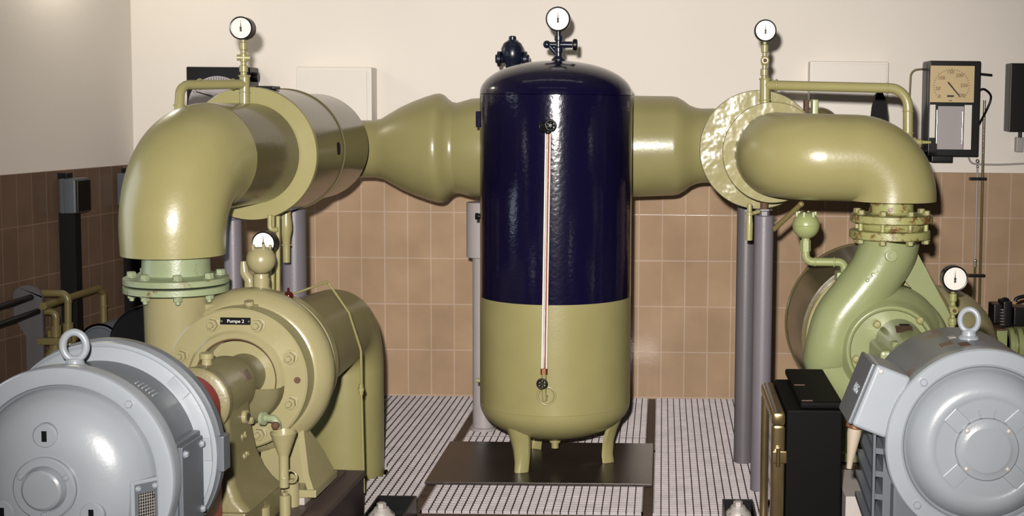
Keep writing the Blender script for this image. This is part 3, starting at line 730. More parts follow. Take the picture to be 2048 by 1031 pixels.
q = MB(LM); q.lathe([(0, 0.022), (0.014, 0.022), (0.017, 0.018)], (0.088, -0.20, 0.585), (1, 0, 0), 20); o_ = q.build('oil_level_plug', CREAM, pd)
q = MB(LM); q.lathe([(0, 0.013), (0.0015, 0.013)], (0.1045, -0.198, 0.585), (1, 0, 0), 16); q.build('oil_glass', BLACK, o_)
q = MB(LM); q.hexa((0.088, -0.165, 0.566), (0.110, -0.165, 0.566), 0.012); q.build('small_plug', CREAM, pd)
# drip bowl under the shaft
q = MB(LM); u0 = []
for y, r_ in ((0.004, 0.162), (-0.04, 0.160), (-0.055, 0.152), (-0.064, 0.135), (-0.070, 0.112), (-0.074, 0.06)):
    u0.append([(r_ * math.cos(math.radians(aa)), y, ZS - 0.018 + r_ * 0.85 * math.sin(math.radians(aa))) for aa in range(180, 361, 9)])
vr = [[q.v(p) for p in r_] for r_ in u0]
for a_, b_ in zip(vr, vr[1:]):
    for i in range(len(a_) - 1): q.bm.faces.new((a_[i], a_[i + 1], b_[i + 1], b_[i]))
bmesh.ops.solidify(q.bm, geom=list(q.bm.faces), thickness=0.012)
q.build('drip_bowl', CREAM, lp)
# top fittings
q = MB(LM); q.lathe([(0, 0.03), (0.005, 0.03), (0.006, 0.016), (0.02, 0.016)], (0.02, 0.08, ZS + 0.232), (0, -0.2, 1), 24); q.build('top_plug', CREAM, lp)
# foot of volute
q = MB(LM)
q.bx(0.03, 0.255, 0.03, 0.30, 0.258, 0.285, 0.004)
q.prism([(0.03, 0.12, 0.28), (0.245, 0.12, 0.28), (0.215, 0.12, 0.33), (0.15, 0.12, 0.48), (0.05, 0.12, 0.50)], (0, 0.025, 0))
q.prism([(0.225, 0.035, 0.28), (0.225, 0.29, 0.28), (0.19, 0.22, 0.40), (0.165, 0.15, 0.48), (0.165, 0.12, 0.48), (0.20, 0.06, 0.33)], (0.022, 0, 0))
q.prism([(-0.225, 0.035, 0.28), (-0.225, 0.29, 0.28), (-0.165, 0.15, 0.48), (-0.20, 0.06, 0.33)], (-0.022, 0, 0)); q.bx(-0.255, -0.03, 0.03, 0.30, 0.258, 0.285, 0.004)
q.build('foot', CREAM, lp)
put('foot_bolt', headc, lp, W(LM, (0.13, 0.07, 0.285)), (0, 0, 1), 0.036)
# drain funnel and pipe
c = at(567, 862, 4.50)
q = MB(); q.lathe([(0, 0.0415), (-0.004, 0.043), (-0.075, 0.019), (-0.082, 0.016), (-0.150, 0.0155), (-0.153, 0.017), (-0.157, 0.0155), (-0.185, 0.0155)], c, (0, 0, 1), 32, cap0=False)
q.lathe([(0, 0.0405), (-0.070, 0.017)], c, (0, 0, 1), 32, cap0=False, cap1=True)
fn = q.build('drain_funnel', CREAM, lp)
q = MB(); q.torus(c + V((0.018, 0.02, -0.155)), (0.3, 1, 0), 0.02, 0.004); q.build('clip', CREAM, fn)
q = MB(); c2 = at(545, 838, 4.50); q.tube(fillet([c2 + V((-0.035, 0.02, 0.0)), c2 + V((0.012, 0.0, 0.002)), c2 + V((0.016, 0, -0.03))], 0.018), 0.0125)
q.lathe([(0, 0.022), (0.012, 0.022)], c2 + V((-0.028, 0.01, 0)), (-1, .3, 0), 20); q.build('drain_elbow', FLG, lp)
q = MB(); q.sphere(c2 + V((0.012, -0.008, -0.018)), 0.014); q.build('rust_lump', RUSTM, lp)
for px, py, d, r_, h in ((583, 966, 4.62, 0.0255, 0.05), (570, 990, 4.50, 0.0185, 0.035), (520, 1012, 4.38, 0.032, 0.06)):
    c = at(px, py, d); q = MB(); q.lathe([(-h - 0.03, r_), (0, r_), (0.002, r_ * 0.9)], c, (0, 0, 1), 24); bo = q.build('bolt_boss', CREAM, lp)
    put('bolt_head', headc, bo, c, (0, 0, 1), r_ * 1.05)
# ball vessel on the pump
q = MB(); c = at(522, 519, 4.80); R = mpx(29, 4.8)
q.lathe([(R * math.sin(a_), R * math.cos(a_)) for a_ in [math.radians(-84 + 8 * i) for i in range(18)]] + [(R * 0.84, R * 0.62), (R * 0.86, R * 0.2)], c, (0, 0, 1), 40)
q.lathe([(-R * 0.95, 0.026), (-R - 0.012, 0.026), (-R - 0.016, 0.029), (-R - 0.045, 0.028), (-R - 0.05, 0.033), (-R - 0.075, 0.045)], c, (0, 0, 1), 28)
for k in range(5):
    a_ = 2 * PI * k / 5 + 0.3; q.bx(c.x + R * .62 * math.cos(a_) - .004, c.x + R * .62 * math.cos(a_) + .004, c.y + R * .62 * math.sin(a_) - .004, c.y + R * .62 * math.sin(a_) + .004, c.z + R * .72, c.z + R * 1.02)
bl = tag(q.build('vent_ball', CREAM, None, c - V((0, 0, R + 0.075))), 'olive ball-shaped vent vessel on top of the left pump', 'vessel')
q = MB(); q.tube(fillet([at(487, 522, 4.95), at(489, 545, 4.95), at(500, 560, 4.95), at(500, 590, 4.95)], 0.02), [0.011, 0.017, 0.02, 0.02]); q.torus(at(500, 585, 4.95), (0, 0, 1), 0.02, 0.004)
tag(q.build('bent_pipe', CREAM, None, at(500, 590, 4.95)), 'short bent olive pipe left of the ball vessel on the left pump', 'pipe')
# tube line from the pump top to the tray
kn = at(577, 591, 4.83)
t = thing('bleed_line', 'thin olive tube from the dark red knob down to the black tray', 'tube', at(728, 984, 5.28))
q = MB(); q.tube(fillet([at(540, 583, 4.80), kn, at(655, 563, 5.02), at(698, 625, 5.10), at(722, 700, 5.18), at(723, 800, 5.22), at(728, 984, 5.26)], [0, .01, .012, .05, .08, .08, 0]), 0.0044, 12); q.build('tube', OLIVE, t)
q = MB(); p = at(722, 778, 5.21); q.hexa(p - V((0, 0, .02)), p + V((0, 0, .02)), 0.0085); q.cyl(p - V((0, 0, .006)), p + V((0, 0, .006)), 0.0115); q.build('coupling_nut', OLIVE, t)
q = MB(); q.sphere(kn, 0.0165); q.cyl(kn + V((0, 0, 0.01)), kn + V((0, 0, 0.028)), 0.004); q.build('knob', REDGL, t, label='dark red ball knob')

# ---- left suction pipe
sp_ = thing('suction_pipe', 'dark olive suction pipe behind the left pump, turning down into the floor', 'pipe', (SUC[0], SUC[1], 0))
a = W(LM, (0, 0.31, ZS - 0.012)); a2 = W(LM, (0, 0.75, ZS - 0.015))
q = MB(); q.tube(fillet([a, a2, (SUC[0], SUC[1], ZS - 0.02), (SUC[0], SUC[1], -0.05)], [0, 0, 0.20, 0], 14), [0.222, 0.205, 0.167, 0.165, 0.165, 0.165, 0.165], 56); q.build('pipe', OLIVE, sp_, sharp=60)

# ---- coupling guard
q = MB(LM); poly = []
for i in range(25):
    an = PI * i / 24; poly.append((0.098 * math.cos(an), -0.93, ZS + 0.098 * math.sin(an)))
poly += [(-0.098, -0.93, 0.235), (0.098, -0.93, 0.235)]
q.prism(poly, (0, 0.50, 0))
tag(q.build('coupling_guard', RED, None, W(LM, (0, -0.6, 0.235)), sharp=30), 'red coupling guard between the left grey motor and its pump', 'guard')

# ---- left motor
lm = thing('electric_motor', 'large blue-grey electric motor with domed end, at the left', 'motor', W(LM, (0, -1.15, 0.232)), rz=-0.0355)
def shield(profile, M, parent, m, name): 
    q = MB(M); q.lathe(profile, (0, 0, ZS), AY, 112); return q.build(name, m, parent, sharp=32)
sh = shield([(-1.20, 0.20), (-1.20, 0.268), (-1.205, 0.275), (-1.238, 0.276), (-1.247, 0.271), (-1.249, 0.262), (-1.249, 0.240), (-1.246, 0.231), (-1.235, 0.228), (-1.232, 0.225), (-1.245, 0.222),
             (-1.270, 0.214), (-1.295, 0.198), (-1.313, 0.176), (-1.326, 0.15), (-1.334, 0.12), (-1.337, 0.10), (-1.337, 0.082)], LM, lm, MOTOR, 'end_shield')
q = MB(LM); q.lathe([(-1.33, 0.03), (-1.337, 0.076), (-1.346, 0.076), (-1.350, 0.072), (-1.350, 0.056), (-1.346, 0.053), (-1.362, 0.048), (-1.366, 0.042), (-1.367, 0.01)], (0, 0, ZS), AY, 64); cp = q.build('bearing_cap', MOTOR, lm, sharp=30)
capb = proto('cap_motor', cap_fn, MOTOR); hexm = proto('head_motor', head_fn, MOTOR)
for a in (28, 152, 270):
    a = math.radians(a); put('screw', capb, cp, W(LM, (0.062 * math.cos(a), -1.349, ZS + 0.062 * math.sin(a))), D(LM, (0, -1, 0)), 0.015)
for a in (48, 138, 318, 228):
    a = math.radians(a); put('bolt_head', hexm, sh, W(LM, (0.252 * math.cos(a), -1.248, ZS + 0.252 * math.sin(a))), D(LM, (0, -1, 0)), 0.019)
for a in (90, 210, 330):
    a = math.radians(a); c = V((0.125 * math.cos(a), -1.327, ZS + 0.125 * math.sin(a)))
    q = MB(LM); q.lathe([(-0.02, 0.033), (0.008, 0.030), (0.012, 0.026)], c, (0, -1, 0), 28); pk = q.build('slot_boss', MOTOR, lm)
    q = MB(LM); q.box(c + V((0, -0.0125, 0)), (0.0125, 0.002, 0.026), 0.0008); q.build('slot', BLACK, pk)
q = MB(LM); q.lathe([(-1.205, 0.23), (-1.205, 0.249), (-0.98, 0.249), (-0.98, 0.23)], (0, 0, ZS), AY, 96); st = q.build('stator_body', MOTOR_D, lm, label='slate grey stator body')
q = MB(LM)                                        # raised cast mark on the stator
for k, (an, L) in enumerate(((58, .02), (55.6, .032), (53.2, .032), (51, .026), (48.6, .032), (46.2, .03))):
    a = math.radians(an); q.box(V((0.250 * math.cos(a), -1.115 + 0.002 * k, ZS + 0.250 * math.sin(a))), (0.004, L, 0.0035), 0, Matrix.Rotation(-a, 3, 'Y'))
q.build('cast_mark', MOTOR, st)
q = MB(LM); q.lathe([(-1.022, 0.2), (-1.022, 0.247), (-1.012, 0.283), (-1.008, 0.2845), (-1.008, 0.2865), (-1.012, 0.288), (-1.008, 0.294), (-0.975, 0.296), (-0.965, 0.288), (-0.96, 0.2)], (0, 0, ZS), AY, 112)
rf = q.build('rear_flange', MOTOR, lm, sharp=30)
q = MB(LM); q.lathe([(-0.982, 0.25), (-0.982, 0.299), (-0.955, 0.299), (-0.955, 0.25)], (0, 0, ZS), AY, 112); q.build('flange_band', MOTOR_D, lm, label='darker band around the rear flange')
q = MB(LM); q.bx(0.292, 0.310, -1.0, -0.95, ZS - 0.045, ZS + 0.05, 0.004); q.build('flange_lug', MOTOR_D, lm)
for a in (42, 4): 
    a0 = math.radians(a); q = MB(LM); q.box(V((0.266 * math.cos(a0), -1.017, ZS + 0.266 * math.sin(a0))), (0.036, 0.006, 0.06), 0.003, Matrix.Rotation(-a0, 3, 'Y')); q.build('flange_pad', MOTOR, rf)
# side cover plate with bolts
q = MB(LM); q.bx(0.235, 0.272, -1.185, -1.045, ZS - 0.15, ZS + 0.065, 0.004); q.bx(0.225, 0.262, -1.195, -1.035, ZS - 0.16, ZS + 0.075, 0.004); cv = q.build('side_cover', MOTOR_D, lm)
for y in (-1.17, -1.06):
    for z in (0.045, -0.125): put('bolt_head', hexm, cv, W(LM, (0.272, y, ZS + z)), D(LM, (1, 0, 0)), 0.016)
q = MB(LM); q.bx(0.15, 0.235, -1.17, -1.06, 0.232, ZS - 0.1, 0.008); q.bx(-0.235, -0.15, -1.17, -1.06, 0.232, ZS - 0.1, 0.008); q.build('foot', MOTOR_D, lm)
# ventilation opening on the dome
a = math.radians(-12)
q = MB(LM); cen = V((0.196, -1.262, ZS - 0.075)); rot = Matrix.Rotation(math.radians(52), 3, 'Z')
q.box(cen, (0.075, 0.05, 0.17), 0.006, rot); vg = q.build('vent_hood', MOTOR, lm)
nn = rot @ V((0, -1, 0)); ss = rot @ V((1, 0, 0))
q = MB(LM); q.box(cen + nn * 0.0265, (0.058, 0.004, 0.152), 0.001, rot); q.build('vent_plate', MOTOR_D, vg)
q = MB(LM); q.box(cen + nn * 0.0287, (0.042, 0.002, 0.105), 0, rot); q.build('mesh_hole', BLACKM, vg)
q = MB(LM)
for k in range(7): q.box(cen + nn * 0.030 + ss * (-0.018 + 0.006 * k), (0.0011, 0.0012, 0.105), 0, rot)
for k in range(14): q.box(cen + nn * 0.030 + V((0, 0, -0.049 + 0.0075 * k)), (0.042, 0.0012, 0.0012), 0, rot)
q.build('wire_mesh', GALV, vg)
for sx in (-1, 1): put('bolt_head', hexm, vg, W(LM, cen + nn * 0.029 + ss * (0.022 * sx) + V((0, 0, 0.066))), D(LM, nn), 0.011)
def eyebolt(M, parent, y, R, tilt, s=1.0):
    q = MB(M); z = ZS + R
    q.lathe([(-0.01, 0.030 * s), (0.008, 0.030 * s), (0.011, 0.027 * s), (0.014, 0.022 * s), (0.024, 0.020 * s), (0.03, 0.017 * s)], (0, y, z), (0, 0, 1), 32)
    u = V((math.cos(tilt), math.sin(tilt), 0)); n_ = V((-u.y, u.x, 0)); c = V((0, y, z + 0.058 * s)); RR, rr = 0.0265 * s, 0.0088 * s; vr = []
    for i in range(40):
        t_ = 2 * PI * i / 40; d_ = u * math.cos(t_) + V((0, 0, 1)) * (math.sin(t_)); ee = V((d_.x, d_.y, d_.z * 1.22))
        vr.append([q.v(c + ee * RR + (d_ * math.cos(2 * PI * k / 12) + n_ * math.sin(2 * PI * k / 12)) * rr) for k in range(12)])
    for i in range(40):
        for k in range(12): q.bm.faces.new((vr[i][k], vr[(i + 1) % 40][k], vr[(i + 1) % 40][(k + 1) % 12], vr[i][(k + 1) % 12]))
    return q.build('lifting_eye', MOTOR, parent)
eyebolt(LM, lm, -1.17, 0.252, 0.15, 1.05)

# ---- black foundation trays with domed bolts
def tray(label, x0, x1, y0, y1, bx_, by_):
    t = thing('anchor_tray', label, 'tray', ((x0 + x1) / 2, (y0 + y1) / 2, 0.0), 'black anchor trays')
    q = MB(); q.bx(x0, x1, y0, y1, 0, 0.008)
    for a in ((x0, x0 + .006, y0, y1), (x1 - .006, x1, y0, y1), (x0, x1, y0, y0 + .006), (x0, x1, y1 - .006, y1)): q.bx(*a, 0, 0.08, 0.001)
    q.build('box', BLACK, t)
    q = MB(); q.lathe([(0.008, 0.055), (0.05, 0.055), (0.075, 0.047), (0.09, 0.032), (0.10, 0.026)], (bx_, by_, 0), seg=32); q.build('domed_washer', GALV, t)
    put('bolt_head', proto('galv_head', head_fn, GALV), t, (bx_, by_, 0.098), (0, 0, 1), 0.035)
tray('black anchor tray beside the left machine base', -1.085, -0.935, 5.0, 5.29, -1.025, 5.06)
tray('black anchor tray left of the black instrument cabinet', 0.243, 0.36, 5.0, 5.29, 0.295, 5.13)

# ------------------------------------------------------------------ right machine
bs = thing('machine_base', 'dark maroon steel base frame under the right green pump', 'base', W(RM, (0, -0.5, 0)), rz=0.0067)
q = MB(RM); q.bx(-0.30, 0.34, -1.9, 0.45, 0.0, 0.20, 0.006); q.build('side_frame', BASE_D, bs)
q = MB(RM); q.bx(-0.305, 0.345, -1.9, 0.455, 0.20, 0.222, 0.003); q.build('top_plate', BASE, bs)
q = MB(RM); q.bx(-0.26, -0.17, -1.52, -0.95, 0.222, 0.30, 0.004); q.bx(0.17, 0.26, -1.52, -0.95, 0.222, 0.30, 0.004); q.build('motor_rail', CONC, bs, label='pale grey motor rail')

q = MB(); a = at(1688, 985, 4.5); c = at(1728, 985, 4.5); q.bx(a.x, c.x, 4.46, 4.8, 0.222, a.z, 0.004); q.build('concrete_block', CONC, bs, label='pale concrete block')
q = MB(); a = at(1690, 962, 4.85); c = at(1735, 940, 4.85); q.bx(a.x, c.x, 4.85, 4.92, 0.222, c.z, 0.004); q.build('rusty_block', RUSTST, bs)
rp_ = thing('pump', 'green spiral pump with a curved outlet neck, at the right', 'pump', W(RM, (0, 0.15, 0.222)), rz=0.0067)
def rx(px, py, d): p = at(px, py, d); return V((p.x, d, p.z))
dV = 5.42
neck = [rx(1778, 480, 5.40), rx(1773, 505, 5.40), rx(1752, 545, 5.40), rx(1715, 592, 5.40), rx(1678, 640, 5.40), rx(1660, 700, 5.40)]
nr = [0.118, 0.115, 0.108, 0.104, 0.102, 0.100]
cx0 = V((0.8785, dV, ZS)); pts = []; rs = []
for i in range(40):
    f = i / 39; a = math.radians(185 + 275 * f); R = 0.232 - 0.085 * f; pts.append(cx0 + V((R * math.cos(a), 0, R * math.sin(a)))); rs.append(0.100 - 0.035 * f)
def cat(ps, n=6):
    ps = [V(p) for p in ps]; out = []
    for i in range(len(ps) - 1):
        p0 = ps[max(i - 1, 0)]; p1 = ps[i]; p2 = ps[i + 1]; p3 = ps[min(i + 2, len(ps) - 1)]
        for k in range(n):
            t = k / n; out.append(0.5 * ((2 * p1) + (p2 - p0) * t + (2 * p0 - 5 * p1 + 4 * p2 - p3) * t * t + (3 * p1 - p0 - 3 * p2 + p3) * t ** 3))
    out.append(ps[-1]); return out
def lerpl(rs, n=6):
    out = []
    for a, b_ in zip(rs, rs[1:]):
        for k in range(n): out.append(a + (b_ - a) * k / n)
    return out + [rs[-1]]
q = MB(); q.tube(cat(neck, 6) + pts[1:], lerpl(nr, 6) + rs[1:], 40)
q.lathe([(0.02, 0.155), (0.0, 0.157), (-0.004, 0.165), (0.0, 0.172), (0.025, 0.182), (0.055, 0.198), (0.085, 0.222), (0.12, 0.236), (0.2, 0.24), (0.26, 0.225), (0.28, 0.15)], (0.8785, 5.282, ZS), AY, 96)
vol = q.build('volute', GREEN, rp_, sharp=60)
q = MB(); q.lathe([(0.05, 0.02), (0.05, 0.15), (0.0, 0.154), (-0.004, 0.157), (0.0, 0.16)], (0.8785, 5.282, ZS), AY, 80, cap1=False); q.build('cover_recess', GREEN, rp_)
q = MB(); q.lathe([(0.045, 0.05), (0.03, 0.14), (0.03, 0.05)], (0.8785, 5.282, ZS), AY, 64); cvp = q.build('cover_plate', CREAM, rp_)
hg = proto('head_green', cap_fn, RUSTG)
for px, py in ((1754, 648), (1712, 717), (1840, 640)):
    p = at(px, py, 5.286); put('bolt_head', hg, cvp, p, (0, -1, 0), 0.03)
q = MB(); q.lathe([(0.03, 0.09), (-0.10, 0.085), (-0.28, 0.085), (-0.40, 0.085)], (0.91, 5.282, ZS + 0.03), AY, 48); q.bx(0.79, 1.0, 5.0, 5.27, ZS - 0.36, ZS + 0.05, 0.02)
bh = q.build('bearing_bracket', GREEN, rp_)
p = at(1812, 664, 5.02); q = MB(); q.box((p.x, 5.06, ZS + 0.118), (0.062, 0.04, 0.003), 0.0005, Matrix.Rotation(0.5, 3, 'X')); q.build('maker_plate', BROWNPL, bh)
p = at(1812, 649, 5.06); q = MB(); q.box((p.x, 5.09, ZS + 0.128), (0.038, 0.012, 0.003), 0.0005, Matrix.Rotation(0.5, 3, 'X')); q.build('small_plate', BLACK, bh)
p = at(1795, 686, 4.98); q = MB(); q.lathe([(0, 0.026), (0.018, 0.026), (0.02, 0.02)], (p.x, 4.97, p.z - 0.01), (0, 0, 1), 14); q.build('oil_filler_cap', GREEN, bh)
# gusset
q = MB(); q.prism([at(1828, 492, 5.46), at(1800, 548, 5.46), at(1822, 575, 5.46), at(1850, 610, 5.46), at(1905, 665, 5.46), at(1906, 640, 5.46)], (0, 0.03, 0)); q.build('gusset', GREEN, rp_)
# boss, casting letters
p = at(1782, 511, 5.285); q = MB(); q.lathe([(-0.02, 0.024), (0.012, 0.023), (0.014, 0.019)], p, (0, -1, 0.1), 28); q.lathe([(0.012, 0.012), (0.022, 0.011)], p, (0, -1, 0.1), 18); q.build('neck_boss', GREEN, vol)
q = MB()
for i in range(7):
    f = i / 6; p = at(1735 + 34 * f, 560 - 34 * f, 5.297)
    if i % 2: q.box(p, (0.006, 0.012, 0.017), 0.002, Matrix.Rotation(0.75, 3, 'Y'))
    else: q.torus(p, (0, 1, 0), 0.0058, 0.0025, 16, 8)
q.build('cast_letters', GREEN, vol)
# outlet flanges
OX, OYr = EX - 0.002, 5.385
q = MB(); q.lathe([(1.086, 0.10), (1.086, 0.150), (1.090, 0.155), (1.116, 0.155), (1.120, 0.150), (1.121, 0.10)], (OX - 0.005, OYr, 0), seg=64); q.build('lower_flange', RUSTG, rp_, label='green lower outlet flange with rust')
q = MB(); q.lathe([(1.148, 0.11), (1.148, 0.153), (1.152, 0.158), (1.176, 0.158), (1.180, 0.153), (1.181, 0.09), (1.188, 0.083), (1.251, 0.083)], (OX, OYr, 0), seg=64); q.build('upper_flange', RUSTG, rp_, label='olive upper outlet flange with rust')
q = MB(); q.lathe([(1.119, 0.118), (1.132, 0.125), (1.136, 0.125), (1.150, 0.118)], (OX, OYr, 0), seg=48); q.build('spacer_ring', RUSTG, rp_)
hr = proto('head_rust', head_fn, RUSTG); 
for k in range(8):
    a = math.radians(22.5 + 45 * k); x, y = OX + 0.135 * math.cos(a), OYr + 0.135 * math.sin(a)
    put('bolt_head', hr, rp_, (x, y, 1.181), (0, 0, 1), 0.030); put('nut', hr, rp_, (x, y, 1.086), (0, 0, -1), 0.030)
    q = MB(); q.cyl((x, y, 1.106), (x, y, 1.156), 0.009, seg=12); q.build('stud', RUSTG, rp_)
for fx in (0.71, 1.05):
    q = MB(); q.bx(fx - 0.09, fx + 0.09, 5.30, 5.55, 0.224, 0.26, 0.004); q.bx(fx - 0.015, fx + 0.015, 5.34, 5.5, 0.25, 0.46, 0.004); q.build('foot', GREEN, rp_)
# ball vessel
c = at(1612, 450, 5.55); R = mpx(27.5, 5.55)
t = thing('vent_ball', 'green ball-shaped vent vessel on a bent pipe left of the green pump', 'vessel', at(1686, 540, 5.55))
q = MB(); q.lathe([(R * math.sin(a_), R * math.cos(a_)) for a_ in [math.radians(-80 + 8 * i) for i in range(20)]] , c, (0, 0, 1), 40); q.lathe([(-0.003, R * 1.0), (0, R * 1.025), (0.003, R)], c, (0, 0, 1), 40)
for k in range(6):
    a_ = 2 * PI * k / 6 + 0.2; x_, y_ = c.x + R * .7 * math.cos(a_), c.y + R * .7 * math.sin(a_); q.bx(x_ - .005, x_ + .005, y_ - .005, y_ + .005, c.z + R * .6, c.z + R * 1.0, 0.002)
q.build('ball', GREEN_C, t)
q = MB(); q.tube(fillet([c - V((0, 0, R * 0.9)), at(1611, 523, 5.55), at(1689, 524, 5.55), at(1689, 560, 5.55)], [0, 0.03, 0.025, 0]), 0.0165, 20)
q.hexa(at(1611, 480, 5.55), at(1611, 502, 5.55), 0.021); q.torus(at(1630, 523, 5.55), (1, 0, 0), .0165, .003); q.torus(at(1668, 524, 5.55), (1, 0, 0), .0165, .004); q.build('bent_pipe', GREEN_C, t)
q = MB(); p = at(1689, 545, 5.55); q.bx(p.x - 0.035, p.x + 0.03, 5.52, 5.6, p.z - 0.12, p.z + 0.005, 0.008); q.build('pedestal_block', GREEN_C, t)
# suction cylinder behind pump
t = thing('suction_pipe', 'wide dark olive cylinder behind the left side of the green pump', 'pipe', (0.86, 5.8, 0.30))
q = MB(); q.lathe([(0.28, 0.2), (0.28, 0.292), (0.284, 0.296), (0.305, 0.296), (0.31, 0.29)], (0.8785, 5.282, ZS), AY, 80); q.build('front_flange', OLIVE, t)
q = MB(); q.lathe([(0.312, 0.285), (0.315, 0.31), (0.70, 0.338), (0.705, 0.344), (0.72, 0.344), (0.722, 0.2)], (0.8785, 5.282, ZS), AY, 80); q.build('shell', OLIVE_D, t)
# other elbow to the right
t = MB(); ex = at(1994, 690, 6.15).x - 0.185; ez = at(1885, 570, 6.15).z - 0.185
t.tube(fillet([(1.07, 6.15, ez), (ex, 6.15, ez), (ex, 6.15, -0.02)], [0, 0.10, 0], 14), 0.185, 48)
tag(t.build('suction_elbow', CREAM, None, (ex, 6.15, -0.02), sharp=60), 'olive pipe elbow behind the gauge of the green pump', 'pipe')

# ---- right motor
rm = thing('electric_motor', 'blue-grey electric motor with cross-ribbed round end, at the right', 'motor', W(RM, (0, -1.3, 0.30)), rz=0.0067)
y0 = -1.50
sh = shield([(y0 + 0.06, 0.20), (y0 + 0.06, 0.262), (y0 + 0.05, 0.268), (y0 + 0.006, 0.268), (y0, 0.264), (y0 - 0.001, 0.226), (y0 + 0.003, 0.220), (y0 + 0.018, 0.216), (y0 + 0.022, 0.212), (y0 + 0.012, 0.208), (y0 - 0.012, 0.198),
             (y0 - 0.030, 0.182), (y0 - 0.039, 0.165), (y0 - 0.041, 0.15), (y0 - 0.038, 0.140), (y0 - 0.035, 0.132), (y0 - 0.036, 0.09), (y0 - 0.03, 0.03)], RM, rm, MOTOR, 'end_shield')
q = MB(RM); q.lathe([(y0 - 0.03, 0.03), (y0 - 0.034, 0.086), (y0 - 0.048, 0.086), (y0 - 0.051, 0.083), (y0 - 0.0515, 0.081), (y0 - 0.0525, 0.070), (y0 - 0.056, 0.064), (y0 - 0.0565, 0.060), (y0 - 0.0565, 0.03), (y0 - 0.0565, 0.001)], (0, 0, ZS), AY, 72); cp = q.build('bearing_cap', MOTOR, rm, sharp=30)
caps = proto('cap_rust', cap_fn, GALV)
for a in (43, 137, 223, 317):
    ar = math.radians(a); dr = V((math.cos(ar), 0, math.sin(ar))); sd = V((-dr.z, 0, dr.x))
    put('screw', caps, cp, W(RM, V((0, y0 - 0.050, ZS)) + dr * 0.077), (0, -1, 0), 0.0135)
    q = MB(RM)
    q.box(V((0, y0 - 0.034, ZS)) + dr * 0.112, (0.055, 0.012, 0.048), 0.003, Matrix.Rotation(-ar, 3, 'Y'))
    q.build('rib', MOTOR, sh)
    put('bolt_head', hexm, sh, W(RM, V((0, y0, ZS)) + V((math.cos(math.radians(a if a != 137 else 134)), 0, math.sin(math.radians(a if a != 137 else 134)))) * 0.244), (0, -1, 0), 0.022)
for a in (78, 102): 
    ar = math.radians(a); dr = V((math.cos(ar), 0, math.sin(ar)))
    q = MB(RM); q.box(V((0, y0 - 0.036, ZS)) + dr * 0.098, (0.022, 0.010, 0.005), 0.001, Matrix.Rotation(-ar, 3, 'Y')); q.build('small_rib', MOTOR, sh)
q = MB(RM); q.lathe([(y0 + 0.05, 0.24), (y0 + 0.05, 0.258), (y0 + 0.06, 0.262), (y0 + 0.42, 0.262), (y0 + 0.43, 0.258), (y0 + 0.44, 0.2)], (0, 0, ZS), AY, 96); st = q.build('stator_body', MOTOR_W, rm, label='slate grey stator body with paint flaked off')
for an, y, wv, hh, m_ in ((106, -1.33, 0.05, 0.035, BROWNPL), (97, -1.38, 0.06, 0.028, RUSTM), (99, -1.25, 0.03, 0.02, CONC), (83, -1.28, 0.04, 0.02, BROWNPL)):
    a = math.radians(an); q = MB(RM); q.box(V((0.2622 * math.cos(a), y, ZS + 0.2622 * math.sin(a))), (0.002, wv, hh), 0, Matrix.Rotation(-a, 3, 'Y')); q.build('plate' if m_ is BROWNPL else 'bare_patch', m_, st)
eyebolt(RM, rm, -1.29, 0.258, -0.35, 0.98)
# terminal box
an = math.radians(159); er_ = V((math.cos(an), 0, math.sin(an))); et = V((-er_.z, 0, er_.x))
rot = Matrix.Rotation(-(an - PI), 3, 'Y')
c = V((0, y0 + 0.115, ZS + 0.0)) + er_ * 0.302 + et * (-0.008)
q = MB(RM); q.box(c, (0.105, 0.20, 0.185), 0.012, rot, 3); tb = q.build('terminal_box', MOTOR, rm)
q = MB(RM); q.box(c + er_ * 0.058, (0.014, 0.195, 0.18), 0.005, rot); lid = q.build('lid', MOTOR_D, tb, label='slate side lid with raised maker letters')
put_text('raised_letters', 'AEG', 0.036, MOTOR, lid, W(RM, c + er_ * 0.066 + V((0, -0.03, 0)) - et * 0.0), D(RM, (0, 1, 0)) * -1, et * -1, 0.002)
put('screw', caps, tb, W(RM, c + V((0, -0.10, 0)) + er_ * 0.035 - et * 0.078), (0, -1, 0), 0.014)
q = MB(RM); q.box(V((0, y0 + 0.115, ZS)) + er_ * 0.245 , (0.05, 0.17, 0.16), 0.006, rot); q.build('box_neck', MOTOR, tb)
g0 = c + et * 0.088 + er_ * 0.025; gd = V((-0.12, 0, -1)).normalized()
q = MB(RM); q.lathe([(0, 0.024), (0.008, 0.026), (0.02, 0.026), (0.024, 0.021)], g0, gd, 24); q.build('gland_ring', COPPER, tb)
q = MB(RM); q.lathe([(0.02, 0.020), (0.04, 0.020), (0.12, 0.009), (0.14, 0.008)], g0, gd, 20); q.build('cable_seal', SEALP, tb)
# finned foot
q = MB(RM); q.bx(-0.262, -0.225, y0 + 0.07, y0 + 0.40, 0.30, ZS + 0.05, 0.003)
q.bx(0.225, 0.262, y0 + 0.07, y0 + 0.40, 0.30, ZS + 0.05, 0.003); q.bx(-0.27, 0.27, y0 + 0.02, y0 + 0.41, 0.30, 0.325, 0.004); q.bx(-0.24, 0.24, y0 + 0.03, y0 + 0.40, 0.32, ZS - 0.12, 0.01)
for k in range(5):
    z = 0.36 + 0.065 * k
    for sx in (-1, 1): q.prism([(sx * 0.26, y0 + 0.07, z), (sx * 0.29, y0 + 0.07, z + 0.004), (sx * 0.29, y0 + 0.40, z + 0.05), (sx * 0.26, y0 + 0.40, z + 0.046)], (0, 0, 0.016))
q.bx(-0.294, -0.286, y0 + 0.05, y0 + 0.075, 0.325, ZS + 0.04, 0.002)
q.build('foot', MOTOR_D, rm)

